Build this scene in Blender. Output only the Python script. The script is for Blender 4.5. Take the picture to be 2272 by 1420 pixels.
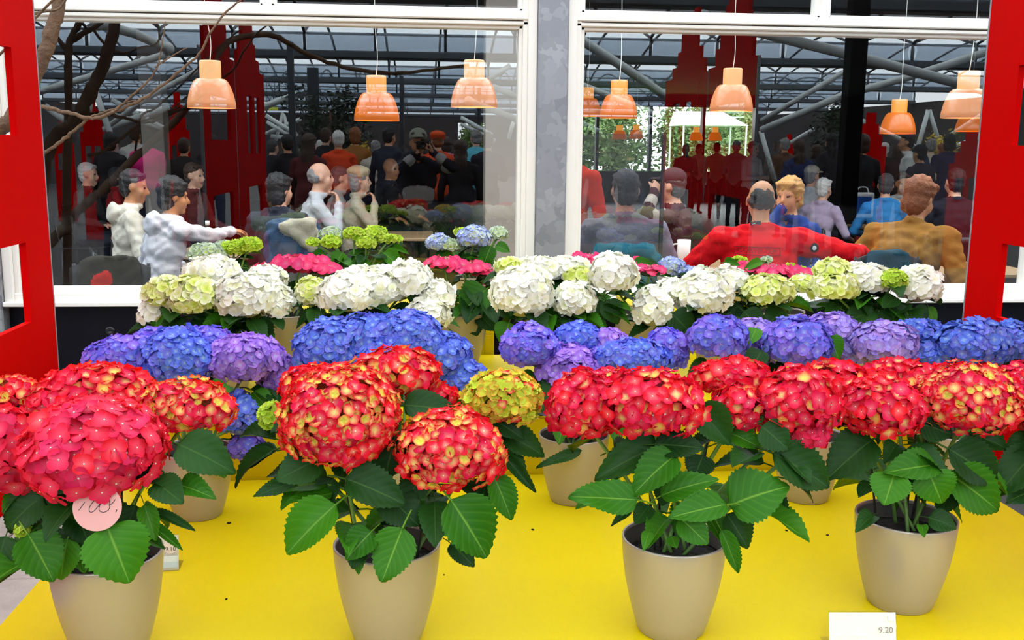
import bpy, math, random
import numpy as np
from mathutils import Vector, Matrix, Quaternion
from mathutils.bvhtree import BVHTree

for o in list(bpy.data.objects): bpy.data.objects.remove(o)
SC = bpy.context.scene
COL = SC.collection
random.seed(7)

# ------------------------------------------------------------------ camera
F, CX, CY = 2209.0, 1136.0, 710.0            # focal length and centre, pixels of the 2272x1420 frame
PSI, TH, RHO = math.radians(5.1419), math.radians(9.9380), 0.0098
CAMP = np.array([0.0, 0.0, 1.6])
_f = np.array([math.sin(PSI)*math.cos(TH), math.cos(PSI)*math.cos(TH), -math.sin(TH)])
_r = np.array([math.cos(PSI), -math.sin(PSI), 0.0]); _u = np.cross(_r, _f)
RT = _r*math.cos(RHO) + _u*math.sin(RHO); UP = _u*math.cos(RHO) - _r*math.sin(RHO); FW = _f
cam = bpy.data.cameras.new('camera'); cam.lens = 35.0; cam.sensor_width = 36.0; cam.clip_start = .01; cam.clip_end = 300
camo = bpy.data.objects.new('camera', cam); COL.objects.link(camo)
camo.matrix_world = Matrix(((RT[0], UP[0], -FW[0], 0), (RT[1], UP[1], -FW[1], 0), (RT[2], UP[2], -FW[2], 1.6), (0, 0, 0, 1)))
SC.camera = camo

# ------------------------------------------------------------------ sky and exposure
wd = bpy.data.worlds.new('overcast'); SC.world = wd; wd.use_nodes = True
bg = wd.node_tree.nodes['Background']; bg.inputs[0].default_value = (.88, .95, 1.0, 1); bg.inputs[1].default_value = 5.4
SC.view_settings.view_transform = 'Standard'; SC.view_settings.look = 'None'
SC.cycles.transparent_max_bounces = 32
SC.view_settings.exposure = 0.22; SC.view_settings.gamma = 1.0; SC.view_settings.use_curve_mapping = False

GL = 4.8            # the window glass plane
def ray(x, y): return RT*(x-CX)/F - UP*(y-CY)/F + FW
def atY(x, y, Y): d = ray(x, y); return CAMP + d*(Y/d[1])
def atZ(x, y, Z): d = ray(x, y); return CAMP + d*((Z-1.6)/d[2])
def depth(p): return float((np.array(p)-CAMP) @ FW)
def mir(x, y, Yi):  # a point whose mirror image in the glass is seen at that pixel, Yi = distance of the image
    p = atY(x, y, Yi); return np.array([p[0], 2*GL-p[1], p[2]])
V = Vector

# ------------------------------------------------------------------ materials
MAT = {}
def pmat(name, col, rough=.5, metal=0, spec=.5, emit=None, estr=0, noise=None, bump=None, sub=0, coat=0, trans=None):
    if name in MAT: return MAT[name]
    m = bpy.data.materials.new(name); m.use_nodes = True; nt = m.node_tree; b = nt.nodes['Principled BSDF']
    b.inputs['Base Color'].default_value = (*col, 1); b.inputs['Roughness'].default_value = rough
    b.inputs['Metallic'].default_value = metal; b.inputs['Specular IOR Level'].default_value = spec
    if coat: b.inputs['Coat Weight'].default_value = coat
    if emit: b.inputs['Emission Color'].default_value = (*emit, 1); b.inputs['Emission Strength'].default_value = estr
    tc = None
    if noise or bump:
        tc = nt.nodes.new('ShaderNodeTexCoord')
    if noise:   # (scale, amount, second colour)
        n = nt.nodes.new('ShaderNodeTexNoise'); n.inputs['Scale'].default_value = noise[0]; n.inputs['Detail'].default_value = 5
        nt.links.new(tc.outputs['Object'], n.inputs['Vector'])
        r = nt.nodes.new('ShaderNodeMapRange'); r.inputs[1].default_value = .35; r.inputs[2].default_value = .7; r.inputs[4].default_value = noise[1]
        nt.links.new(n.outputs['Fac'], r.inputs[0])
        mx = nt.nodes.new('ShaderNodeMixRGB'); mx.inputs[1].default_value = (*col, 1); mx.inputs[2].default_value = (*noise[2], 1)
        nt.links.new(r.outputs[0], mx.inputs[0]); nt.links.new(mx.outputs[0], b.inputs['Base Color'])
    if bump:    # (scale, strength)
        n = nt.nodes.new('ShaderNodeTexNoise'); n.inputs['Scale'].default_value = bump[0]; n.inputs['Detail'].default_value = 4
        nt.links.new(tc.outputs['Object'], n.inputs['Vector'])
        bp = nt.nodes.new('ShaderNodeBump'); bp.inputs['Strength'].default_value = bump[1]; bp.inputs['Distance'].default_value = .02
        nt.links.new(n.outputs['Fac'], bp.inputs['Height']); nt.links.new(bp.outputs[0], b.inputs['Normal'])
    MAT[name] = m; return m

def glass_mat(name, f0, tint, extra=None):
    """thin pane: clear transmission with a Fresnel mirror on top"""
    m = bpy.data.materials.new(name); m.use_nodes = True; nt = m.node_tree; nt.nodes.clear()
    out = nt.nodes.new('ShaderNodeOutputMaterial'); mx = nt.nodes.new('ShaderNodeMixShader')
    t = nt.nodes.new('ShaderNodeBsdfTransparent'); t.inputs[0].default_value = (*tint, 1)
    g = nt.nodes.new('ShaderNodeBsdfGlossy'); g.inputs['Roughness'].default_value = 0.0; g.inputs[0].default_value = (1, 1, 1, 1)
    lw = nt.nodes.new('ShaderNodeLayerWeight'); lw.inputs[0].default_value = .5
    p = nt.nodes.new('ShaderNodeMath'); p.operation = 'POWER'; p.inputs[1].default_value = 5
    nt.links.new(lw.outputs['Facing'], p.inputs[0])
    a = nt.nodes.new('ShaderNodeMath'); a.operation = 'MULTIPLY_ADD'; a.inputs[1].default_value = 1-f0; a.inputs[2].default_value = f0
    nt.links.new(p.outputs[0], a.inputs[0]); nt.links.new(a.outputs[0], mx.inputs[0])
    nt.links.new(t.outputs[0], mx.inputs[1]); nt.links.new(g.outputs[0], mx.inputs[2]); nt.links.new(mx.outputs[0], out.inputs[0])
    MAT[name] = m; return m

def sheet_mat(name, tint, diff, mix):
    """clear or milky roofing sheet"""
    m = bpy.data.materials.new(name); m.use_nodes = True; nt = m.node_tree; nt.nodes.clear()
    out = nt.nodes.new('ShaderNodeOutputMaterial'); mx = nt.nodes.new('ShaderNodeMixShader'); mx.inputs[0].default_value = mix
    t = nt.nodes.new('ShaderNodeBsdfTransparent'); t.inputs[0].default_value = (*tint, 1)
    d = nt.nodes.new('ShaderNodeBsdfDiffuse'); d.inputs[0].default_value = (*diff, 1)
    nt.links.new(t.outputs[0], mx.inputs[1]); nt.links.new(d.outputs[0], mx.inputs[2]); nt.links.new(mx.outputs[0], out.inputs[0])
    MAT[name] = m; return m

M_yellow = pmat('yellow_paint', (.70, .535, .0025), .42, spec=.12, noise=(3.0, .35, (.64, .47, .002)), bump=(60, .04))
M_red = pmat('red_paint', (.52, .0004, .0006), .6, spec=.02, noise=(2.5, .4, (.47, .0004, .0006)), bump=(90, .05))
M_white = pmat('white_paint', (.88, .85, .79), .45, bump=(40, .03))
M_navy = pmat('navy_panel', (.0022, .0024, .006), .45, spec=.15, noise=(14, .5, (.005, .005, .010)))
M_bolt = pmat('black_bolt', (.012, .012, .016), .25)
M_pot = pmat('champagne_pot', (.44, .385, .33), .34, metal=.45, noise=(4, .5, (.39, .335, .31)), bump=(120, .03))
M_potin = pmat('pot_inside', (.13, .11, .10), .6)
M_soil = pmat('potting_soil', (.012, .009, .007), .95, bump=(60, 1.0))
M_stem = pmat('green_stem', (.16, .33, .06), .5, noise=(30, .6, (.10, .20, .05)))
M_cane = pmat('dark_cane', (.01, .012, .01), .6)
M_wood = pmat('bare_bark', (.17, .095, .05), .8, noise=(18, .8, (.09, .05, .03)), bump=(50, .6))
M_tube = pmat('grey_white_tube', (.62, .67, .66), .45)
M_darksteel = pmat('dark_steel', (.018, .022, .03), .45)
M_gutter = pmat('gutter_steel', (.05, .06, .075), .5)
M_black = pmat('black_plastic', (.006, .006, .008), .4)
M_hallwall = pmat('hall_wall', (.045, .035, .035), .8, noise=(1.2, .6, (.03, .026, .03)))
M_floor = pmat('paver', (.36, .28, .25), .75, noise=(9, .7, (.27, .21, .19)), bump=(30, .3))
M_joint = pmat('floor_joint', (.10, .08, .07), .9)
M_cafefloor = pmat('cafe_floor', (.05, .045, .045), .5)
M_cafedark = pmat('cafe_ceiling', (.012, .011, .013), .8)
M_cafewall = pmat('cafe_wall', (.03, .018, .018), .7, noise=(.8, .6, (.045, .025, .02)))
M_table = pmat('pale_table', (.36, .24, .13), .4)
M_lawn = pmat('lawn', (.10, .22, .04), .9, noise=(4, .8, (.06, .15, .03)))
M_paper = pmat('white_card', (.88, .88, .88), .5)
M_pink = pmat('pink_card', (.66, .32, .29), .5)
M_ink = pmat('black_ink', (.012, .01, .012), .6)
M_greyink = pmat('grey_ink', (.30, .28, .30), .6)
M_bluec = pmat('pale_blue_print', (.55, .72, .80), .5)
M_greyp = pmat('grey_column', (.33, .29, .25), .6)
M_glass = glass_mat('window_glass', .118, (.93, .95, .94))
M_acryl = glass_mat('acrylic', .05, (.97, .97, .95))
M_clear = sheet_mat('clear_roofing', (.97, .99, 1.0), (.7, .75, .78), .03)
M_shade = sheet_mat('dimming_roofing', (.66, .66, .66), (.50, .50, .50), .30)
M_milky = sheet_mat('milky_roofing', (.70, .76, .82), (.42, .47, .54), .28)
M_screen = sheet_mat('smoked_screen', (.72, .72, .74), (.16, .16, .18), .32)

def galvanised():
    m = pmat('galvanised_steel', (.42, .43, .46), .45, metal=.5); nt = m.node_tree; b = nt.nodes['Principled BSDF']
    tc = nt.nodes.new('ShaderNodeTexCoord'); vo = nt.nodes.new('ShaderNodeTexVoronoi'); vo.inputs['Scale'].default_value = 15
    ns = nt.nodes.new('ShaderNodeTexNoise'); ns.inputs['Scale'].default_value = 9
    mxv = nt.nodes.new('ShaderNodeMixRGB'); mxv.inputs[0].default_value = .25
    nt.links.new(tc.outputs['Object'], mxv.inputs[1]); nt.links.new(tc.outputs['Object'], ns.inputs['Vector']); nt.links.new(ns.outputs['Color'], mxv.inputs[2])
    nt.links.new(mxv.outputs[0], vo.inputs['Vector'])
    sep = nt.nodes.new('ShaderNodeSeparateColor'); nt.links.new(vo.outputs['Color'], sep.inputs[0])
    rp = nt.nodes.new('ShaderNodeValToRGB'); rp.color_ramp.elements[0].color = (.24, .25, .28, 1); rp.color_ramp.elements[1].color = (.36, .37, .40, 1)
    nt.links.new(sep.outputs[0], rp.inputs[0]); nt.links.new(rp.outputs[0], b.inputs['Base Color'])
    return m
M_galv = galvanised()

def petal_mat():
    """sepal colour comes from the mesh's colour attribute, with a small shift for each floret"""
    m = bpy.data.materials.new('petal'); m.use_nodes = True; nt = m.node_tree; b = nt.nodes['Principled BSDF']
    at = nt.nodes.new('ShaderNodeVertexColor'); at.layer_name = 'Col'
    oi = nt.nodes.new('ShaderNodeObjectInfo'); hs = nt.nodes.new('ShaderNodeHueSaturation')
    mr = nt.nodes.new('ShaderNodeMapRange'); mr.inputs[3].default_value = .82; mr.inputs[4].default_value = 1.12
    nt.links.new(oi.outputs['Random'], mr.inputs[0]); nt.links.new(mr.outputs[0], hs.inputs['Value'])
    mr2 = nt.nodes.new('ShaderNodeMapRange'); mr2.inputs[3].default_value = .494; mr2.inputs[4].default_value = .508
    nt.links.new(oi.outputs['Random'], mr2.inputs[0]); nt.links.new(mr2.outputs[0], hs.inputs['Hue'])
    nt.links.new(at.outputs[0], hs.inputs['Color']); nt.links.new(hs.outputs[0], b.inputs['Base Color'])
    b.inputs['Roughness'].default_value = .6; b.inputs['Specular IOR Level'].default_value = .15
    # light shining through the thin sepal
    tr = nt.nodes.new('ShaderNodeBsdfTranslucent'); nt.links.new(hs.outputs[0], tr.inputs[0])
    mx = nt.nodes.new('ShaderNodeMixShader'); mx.inputs[0].default_value = .28
    out = nt.nodes['Material Output']; nt.links.new(b.outputs[0], mx.inputs[1]); nt.links.new(tr.outputs[0], mx.inputs[2]); nt.links.new(mx.outputs[0], out.inputs[0])
    return m
M_petal = petal_mat()

def leaf_mat(name, c1, c2, vein):
    m = bpy.data.materials.new(name); m.use_nodes = True; nt = m.node_tree; b = nt.nodes['Principled BSDF']; L = nt.links.new
    uv = nt.nodes.new('ShaderNodeUVMap'); uv.uv_map = 'UVMap'; sp = nt.nodes.new('ShaderNodeSeparateXYZ'); L(uv.outputs[0], sp.inputs[0])
    def mth(op, a, b_=None, c=None):
        n = nt.nodes.new('ShaderNodeMath'); n.operation = op
        for i, v in enumerate((a, b_, c)):
            if v is None: continue
            if isinstance(v, (int, float)): n.inputs[i].default_value = v
            else: L(v, n.inputs[i])
        return n.outputs[0]
    a = mth('ABSOLUTE', mth('MULTIPLY_ADD', sp.outputs[0], 2, -1))
    rib = mth('SUBTRACT', 1, mth('MINIMUM', mth('MULTIPLY', a, 16), 1))
    s = mth('FRACT', mth('MULTIPLY', mth('SUBTRACT', sp.outputs[1], mth('MULTIPLY', a, .34)), 7))
    d = mth('ABSOLUTE', mth('SUBTRACT', s, .5))
    sv = mth('SUBTRACT', 1, mth('MINIMUM', mth('MULTIPLY', d, 5), 1))
    f = mth('MAXIMUM', rib, mth('MULTIPLY', sv, .13))
    oi = nt.nodes.new('ShaderNodeObjectInfo')
    m1 = nt.nodes.new('ShaderNodeMixRGB'); m1.inputs[1].default_value = (*c1, 1); m1.inputs[2].default_value = (*c2, 1); L(oi.outputs['Random'], m1.inputs[0])
    m2 = nt.nodes.new('ShaderNodeMixRGB'); m2.inputs[2].default_value = (*vein, 1); L(m1.outputs[0], m2.inputs[1]); L(f, m2.inputs[0])
    L(m2.outputs[0], b.inputs['Base Color']); b.inputs['Roughness'].default_value = .45; b.inputs['Specular IOR Level'].default_value = .16
    h = mth('ADD', mth('MULTIPLY', d, 1.0), mth('MULTIPLY', rib, -1.0))
    bp = nt.nodes.new('ShaderNodeBump'); bp.inputs['Strength'].default_value = .16; bp.inputs['Distance'].default_value = .004
    L(h, bp.inputs['Height']); L(bp.outputs[0], b.inputs['Normal'])
    tr = nt.nodes.new('ShaderNodeBsdfTranslucent'); L(m2.outputs[0], tr.inputs[0])
    mx = nt.nodes.new('ShaderNodeMixShader'); mx.inputs[0].default_value = .15
    out = nt.nodes['Material Output']; L(b.outputs[0], mx.inputs[1]); L(tr.outputs[0], mx.inputs[2]); L(mx.outputs[0], out.inputs[0])
    return m
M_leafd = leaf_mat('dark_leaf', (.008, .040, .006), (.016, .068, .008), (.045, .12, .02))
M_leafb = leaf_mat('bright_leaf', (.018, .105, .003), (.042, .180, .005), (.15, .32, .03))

def cloth(name, col, rough=.85):
    return pmat('cloth_'+name, col, rough, spec=.2, bump=(35, .25))

# ------------------------------------------------------------------ mesh helpers
class MB:
    def __init__(s): s.v = []; s.f = []; s.m = []
    def add(s, v, f, m=0):
        o = len(s.v); s.v.extend([tuple(map(float, p)) for p in v]); s.f.extend([tuple(i+o for i in q) for q in f]); s.m.extend([m]*len(f))
    def box(s, a, b, m=0):
        (x0, y0, z0), (x1, y1, z1) = a, b
        v = [(x0,y0,z0),(x1,y0,z0),(x1,y1,z0),(x0,y1,z0),(x0,y0,z1),(x1,y0,z1),(x1,y1,z1),(x0,y1,z1)]
        s.add(v, [(0,3,2,1),(4,5,6,7),(0,1,5,4),(1,2,6,5),(2,3,7,6),(3,0,4,7)], m)
    def bbox(s, a, b, bev=.004, m=0):
        """box with chamfered edges"""
        a = np.array(a, float); b = np.array(b, float); c = (a+b)/2; h = (b-a)/2; e = np.minimum(bev, h*.45)
        v = []; idx = {}
        for sx in (-1, 1):
            for sy in (-1, 1):
                for sz in (-1, 1):
                    S = np.array([sx, sy, sz])
                    for k in range(3):
                        p = h.copy(); 
                        for j in range(3):
                            if j != k: p[j] -= e[j]
                        idx[(sx, sy, sz, k)] = len(v); v.append(c+S*p)
        f = []
        for k in range(3):
            i, j = [(1, 2), (2, 0), (0, 1)][k]
            for sg in (-1, 1):
                q = []
                for (si, sj) in ((-1,-1),(1,-1),(1,1),(-1,1)):
                    t = [0, 0, 0]; t[k] = sg; t[i] = si; t[j] = sj; q.append(idx[(*t, k)])
                f.append(tuple(q if sg > 0 else q[::-1]))
        for k in range(3):
            i, j = (k+1) % 3, (k+2) % 3
            for si in (-1, 1):
                for sj in (-1, 1):
                    t0 = [0, 0, 0]; t0[i] = si; t0[j] = sj; t1 = list(t0); t0[k] = -1; t1[k] = 1
                    q = (idx[(*t0, i)], idx[(*t0, j)], idx[(*t1, j)], idx[(*t1, i)]); f.append(q if si*sj < 0 else q[::-1])
        for sx in (-1, 1):
            for sy in (-1, 1):
                for sz in (-1, 1):
                    q = tuple(idx[(sx, sy, sz, k)] for k in range(3)); f.append(q if sx*sy*sz > 0 else q[::-1])
        s.add(v, f, m)
    def tube(s, pts, r, n=8, m=0, cap=True):
        pts = [np.array(p, float) for p in pts]; N = len(pts)
        rs = r if hasattr(r, '__len__') else [r]*N
        up = None; rings = []
        for i, p in enumerate(pts):
            t = pts[min(i+1, N-1)] - pts[max(i-1, 0)]; t = t/(np.linalg.norm(t)+1e-9)
            if up is None:
                up = np.cross(t, [0, 0, 1.0]) if abs(t[2]) < .9 else np.cross(t, [1.0, 0, 0])
            up = up - t*(up@t); up = up/(np.linalg.norm(up)+1e-9); w = np.cross(t, up)
            rings.append([p + rs[i]*(math.cos(a)*up + math.sin(a)*w) for a in [2*math.pi*k/n for k in range(n)]])
        v = [q for rr in rings for q in rr]; f = []
        for i in range(N-1):
            for k in range(n):
                f.append((i*n+k, i*n+(k+1) % n, (i+1)*n+(k+1) % n, (i+1)*n+k))
        if cap: f.append(tuple(range(n-1, -1, -1))); f.append(tuple((N-1)*n+k for k in range(n)))
        s.add(v, f, m)
    def lathe(s, prof, n=32, c=(0, 0, 0), m=0, cap0=False, cap1=False):
        v = [(c[0]+r*math.cos(2*math.pi*k/n), c[1]+r*math.sin(2*math.pi*k/n), c[2]+z) for r, z in prof for k in range(n)]
        f = [(i*n+k, i*n+(k+1) % n, (i+1)*n+(k+1) % n, (i+1)*n+k) for i in range(len(prof)-1) for k in range(n)]
        if cap0: f.append(tuple(range(n-1, -1, -1)))
        if cap1: f.append(tuple((len(prof)-1)*n+k for k in range(n)))
        s.add(v, f, m)
    def ellip(s, c, r, nu=12, nv=8, m=0, rot=None):
        v = []; f = []
        for j in range(nv+1):
            ph = math.pi*j/nv
            for i in range(nu):
                a = 2*math.pi*i/nu; p = np.array([r[0]*math.sin(ph)*math.cos(a), r[1]*math.sin(ph)*math.sin(a), r[2]*math.cos(ph)])
                if rot is not None: p = rot @ p
                v.append(np.array(c)+p)
        for j in range(nv):
            for i in range(nu):
                q = (j*nu+i, (j+1)*nu+i, (j+1)*nu+(i+1) % nu, j*nu+(i+1) % nu); f.append(q)
        s.add(v, f, m)
    def prism(s, poly, y0, y1, m=0, axis='y'):
        """outline in two axes pushed along the third"""
        n = len(poly); P = lambda a, b, t: (a, t, b) if axis == 'y' else (t, a, b)
        v = [P(a, b, y0) for a, b in poly] + [P(a, b, y1) for a, b in poly]
        f = [tuple(range(n)), tuple(range(2*n-1, n-1, -1))] + [(i, i+n, (i+1) % n+n, (i+1) % n) for i in range(n)]
        s.add(v, f, m)
    def mesh(s, name, smooth=False):
        me = bpy.data.meshes.new(name); me.from_pydata(s.v, [], s.f)
        if any(s.m): me.polygons.foreach_set('material_index', s.m)
        if smooth: me.polygons.foreach_set('use_smooth', [True]*len(s.f))
        me.validate(); me.update(); return me
    def build(s, name, mat, parent=None, smooth=False, loc=None):
        return obj(name, s.mesh(name, smooth), mat, parent, loc)

def obj(name, me, mat=None, parent=None, loc=None):
    if mat is not None and not len(me.materials):
        for q in (mat if isinstance(mat, (list, tuple)) else [mat]): me.materials.append(q)
    o = bpy.data.objects.new(name, me); COL.objects.link(o)
    if parent is not None: o.parent = parent
    if loc is not None: o.location = loc
    return o
def tag(o, label=None, cat=None, group=None, kind=None):
    if label: o['label'] = label
    if cat: o['category'] = cat
    if group: o['group'] = group
    if kind: o['kind'] = kind
    return o
def empty(name, loc, label=None, cat=None, group=None, rz=0, kind=None):
    o = bpy.data.objects.new(name, None); o.empty_display_size = .1; COL.objects.link(o); o.location = loc; o.rotation_euler = (0, 0, rz)
    return tag(o, label, cat, group, kind)
def fix_normals(me):
    import bmesh
    bm = bmesh.new(); bm.from_mesh(me); bmesh.ops.recalc_face_normals(bm, faces=bm.faces); bm.to_mesh(me); bm.free(); return me
def text_mesh(txt, size):
    cu = bpy.data.curves.new('text', 'FONT'); cu.body = txt; cu.size = size; cu.align_x = 'CENTER'; cu.align_y = 'CENTER'; cu.fill_mode = 'FRONT'
    o = bpy.data.objects.new('text', cu); COL.objects.link(o)
    me = bpy.data.meshes.new_from_object(o.evaluated_get(bpy.context.evaluated_depsgraph_get()))
    me.materials.clear(); bpy.data.objects.remove(o); return me

# ================================================================== the setting
# ---- hall floor with pavers
fl = MB(); fl.box((-14, -44, -.2), (16, 4.88, -.008)); floor = tag(fl.build('floor', M_joint), kind='structure')
pv = MB(); pv.bbox((.004, .004, -.06), (.396, .396, 0), .004); pvm = pv.mesh('paver'); pvm.materials.append(M_floor)
for i in range(-4, 0):
    for j in range(0, 12): obj('paver', pvm, None, floor, (-.9+i*.4+.0, j*.4+.02, 0))
rest = MB()
for (x0, y0, x1, y1) in ((-14, -44, -2.5, 4.8), (-.9, -44, 16, 4.8), (-2.5, -44, -.9, .02)): rest.box((x0, y0, -.06), (x1, y1, 0))
rest.build('paving', pmat('dark_paving', (.045, .038, .036), .8, noise=(5, .6, (.03, .026, .025))), floor)

# ---- window wall: posts at 2.6 m, white frames, glass, dark apron panels
PX = [.6025+2.6*k for k in range(-2, 3)]
for k, x in enumerate(PX):
    p = MB(); p.bbox((x-.07, 4.70, 0), (x+.07, 4.86, 3.1), .006)
    tag(p.build('trim_%d' % (k+1), M_galv), kind='structure', label='galvanised steel post between the window frames')
wf = empty('wall_front', (0, 4.8, 0), kind='structure')
bolt = MB(); bolt.lathe([(0, 0), (.006, .006), (.016, .008), (.022, .004), (.024, 0)], 14); bm_ = bolt.mesh('bolt', True); bm_.materials.append(M_bolt)
for k in range(4):
    xa, xb = PX[k]+.072, PX[k+1]-.072
    m = MB(); m.bbox((xa, -.03, .0), (xb, .04, .855), .004); m.build('apron_panel', M_navy, wf)
    for bx in (xa+.45, (xa+xb)/2+.02, xb-.45):
        for bz in (.22, .72):
            b = obj('bolt', bm_, None, wf, (bx, -.03, bz)); b.rotation_euler = (math.radians(90), 0, 0)
m = MB(); m.box((PX[0]-8, -.06, 2.86), (PX[-1]+8, .08, 3.12)); m.build('head_panel', M_navy, wf)
m = MB(); m.box((PX[0]-8, -.04, 0), (PX[0]-.07, .06, 2.86)); m.build('end_panel', M_navy, wf)
m = MB(); m.box((PX[-1]+.07, -.04, 0), (PX[-1]+8, .06, 2.86)); m.build('end_panel', M_navy, wf)
def frame_run(mb, a, b, axis, steps):
    """stepped moulding: steps = (lo, hi, yfront) boxes across the run"""
    for lo, hi, yf in steps:
        if axis == 'z': mb.bbox((lo, yf, a), (hi, 4.85, b), .004)
        else: mb.bbox((a, yf, lo), (b, 4.85, hi), .004)
for k in range(4):
    xa, xb = PX[k]+.071, PX[k+1]-.071; xm = (xa+xb)/2
    w = empty('window_%d' % (k+1), (0, 0, 0), kind='structure')
    m = MB()
    frame_run(m, .856, 2.85, 'z', [(xa, xa+.043, 4.725), (xa+.041, xa+.066, 4.745), (xa+.064, xa+.084, 4.765)])
    frame_run(m, .856, 2.85, 'z', [(xb-.043, xb, 4.725), (xb-.066, xb-.041, 4.745), (xb-.084, xb-.064, 4.765)])
    m.build('jamb', M_white, w)
    m = MB(); frame_run(m, xa+.04, xb-.04, 'x', [(.857, .905, 4.735), (.903, .926, 4.765)]); m.build('bottom_rail', M_white, w)
    m = MB(); m.bbox((xa, 4.70, .846), (xb, 4.80, .868), .004); m.build('sill', M_white, w)
    m = MB(); frame_run(m, xa+.04, xb-.04, 'x', [(2.132, 2.150, 4.765), (2.148, 2.166, 4.745), (2.172, 2.212, 4.735), (2.210, 2.226, 4.765)]); m.build('transom', M_white, w)
    m = MB(); frame_run(m, xa+.04, xb-.04, 'x', [(2.72, 2.74, 4.765), (2.738, 2.85, 4.735)]); m.build('top_rail', M_white, w)
    m = MB(); frame_run(m, 2.21, 2.73, 'z', [(xm-.034, xm+.034, 4.765), (xm-.02, xm+.02, 4.745)]); m.build('mullion', M_white, w)
    m = MB(); m.add([(xa+.06, GL, .90), (xb-.06, GL, .90), (xb-.06, GL, 2.16), (xa+.06, GL, 2.16)], [(0, 1, 2, 3)]); m.build('pane', M_glass, w)
    for (p0, p1) in ((xa+.06, xm), (xm, xb-.06)):
        m = MB(); m.add([(p0, GL, 2.2), (p1, GL, 2.2), (p1, GL, 2.73), (p0, GL, 2.73)], [(0, 1, 2, 3)]); m.build('pane', M_glass, w)

# ---- glazed vaulted roof over the hall, gutters parallel to the window wall
roof = empty('ceiling', (0, 0, 3.1), kind='structure')
X0, X1, RW = -14.0, 16.0, 1.2
NB = int((X1-X0)/RW)
GUT = [6.0-7.1*k for k in range(0, 8)]          # 6.0 .. -43.7
def vault(t):  # t 0..1 across one bay, relative to the lower-Y gutter
    y = 7.1*t; z = .32 + .66*math.sin(math.pi*(t*.94+.03)); return y, z
def strip(t0, t1, n, x0, x1):
    m = MB(); ts = [t0+(t1-t0)*i/n for i in range(n+1)]
    pts = [vault(t) for t in ts]; v = []
    for y, z in pts: v += [(x0, y, z), (x1, y, z)]
    m.add(v, [(2*i, 2*i+1, 2*i+3, 2*i+2) for i in range(n)]); return m
pane_me = strip(.0, 1.0, 12, .02, RW-.02).mesh('roof_pane', True); pane_me.materials.append(M_clear)
shade_me = strip(.0, 1.0, 12, .0, RW).mesh('dimming_roof_pane', True); shade_me.materials.append(M_shade)  # tinted sheet added over the unseen near bay to dim daylight on the display
low_me = strip(.0, .15, 4, .02, RW-.02).mesh('roof_pane', True); low_me.materials.append(M_clear)
blind_me = strip(.15, .42, 5, .0, RW).mesh('shade_blind', True); blind_me.materials.append(sheet_mat('blind_cloth', (.24, .24, .25), (.40, .40, .40), .5))
high_me = strip(.42, 1.0, 8, .02, RW-.02).mesh('roof_pane', True); high_me.materials.append(M_clear)
def side_sheet(sg):
    m = MB(); z0 = vault(0)[1]; pr = [(0, .06), (.10, .14), (.14, .24), (.08, .33), (0, z0)]; v = []
    for y, z in pr: v += [(.02, sg*y, z), (RW-.02, sg*y, z)]
    m.add(v, [(2*i, 2*i+1, 2*i+3, 2*i+2) for i in range(len(pr)-1)]); me = m.mesh('roof_side_sheet', True); me.materials.append(M_milky); return me
sheet_me = {1: side_sheet(1), -1: side_sheet(-1)}
rb = MB(); rb.tube([(0, 0, .05)]+[(0, *vault(i/14)) for i in range(15)]+[(0, 7.1, .05)], .028, 6); rib_me = rb.mesh('rib', True); rib_me.materials.append(M_darksteel)
pl = MB(); pl.tube([(X0, 0, 0), (X1, 0, 0)], .022, 6); purl_me = pl.mesh('purlin', True); purl_me.materials.append(M_darksteel)
gt = MB(); gt.bbox((X0, -.14, -.06), (X1, .14, .07), .02); gut_me = gt.mesh('gutter'); gut_me.materials.append(M_gutter)
for g in GUT: obj('gutter', gut_me, None, roof, (0, g, 0))
for b in range(len(GUT)-1):
    g = GUT[b+1]
    for i in range(NB):
        if b == 1: obj('roof_pane', low_me, None, roof, (X0+i*RW, g, 0)); obj('shade_blind', blind_me, None, roof, (X0+i*RW, g, 0)); obj('roof_pane', high_me, None, roof, (X0+i*RW, g, 0))
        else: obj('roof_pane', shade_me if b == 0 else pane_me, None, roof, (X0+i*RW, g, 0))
        obj('roof_side_sheet', sheet_me[1], None, roof, (X0+i*RW, g, 0)); obj('roof_side_sheet', sheet_me[-1], None, roof, (X0+i*RW, g+7.1, 0))
    for i in range(NB+1): obj('rib', rib_me, None, roof, (X0+i*RW, g, 0))
    for t in (0, .12, .88, 1): obj('purlin', purl_me, None, roof, (0, g+vault(t)[0], vault(t)[1]-.03))
# ---- hall walls
RY = -43.7
gx0, gx1 = mir(1016, 260, 2*GL-RY)[0], mir(1075, 260, 2*GL-RY)[0]
m = MB(); m.box((X0, RY-.1, 0), (gx0, RY+.1, 3.1)); m.box((gx1, RY-.1, 0), (X1, RY+.1, 3.1)); m.box((gx0, RY-.1, 2.75), (gx1, RY+.1, 3.1)); m.box((gx0, RY-.1, 0), (gx1, RY+.1, .2))
tag(m.build('wall_rear', M_hallwall), kind='structure')
m = MB(); m.box((X0-.1, RY, 0), (X0, 4.8, 3.1)); tag(m.build('wall_west', M_hallwall), kind='structure')
m = MB(); m.box((X1, RY, 0), (X1+.1, 4.8, 3.1)); tag(m.build('wall_east', M_hallwall), kind='structure')
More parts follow.
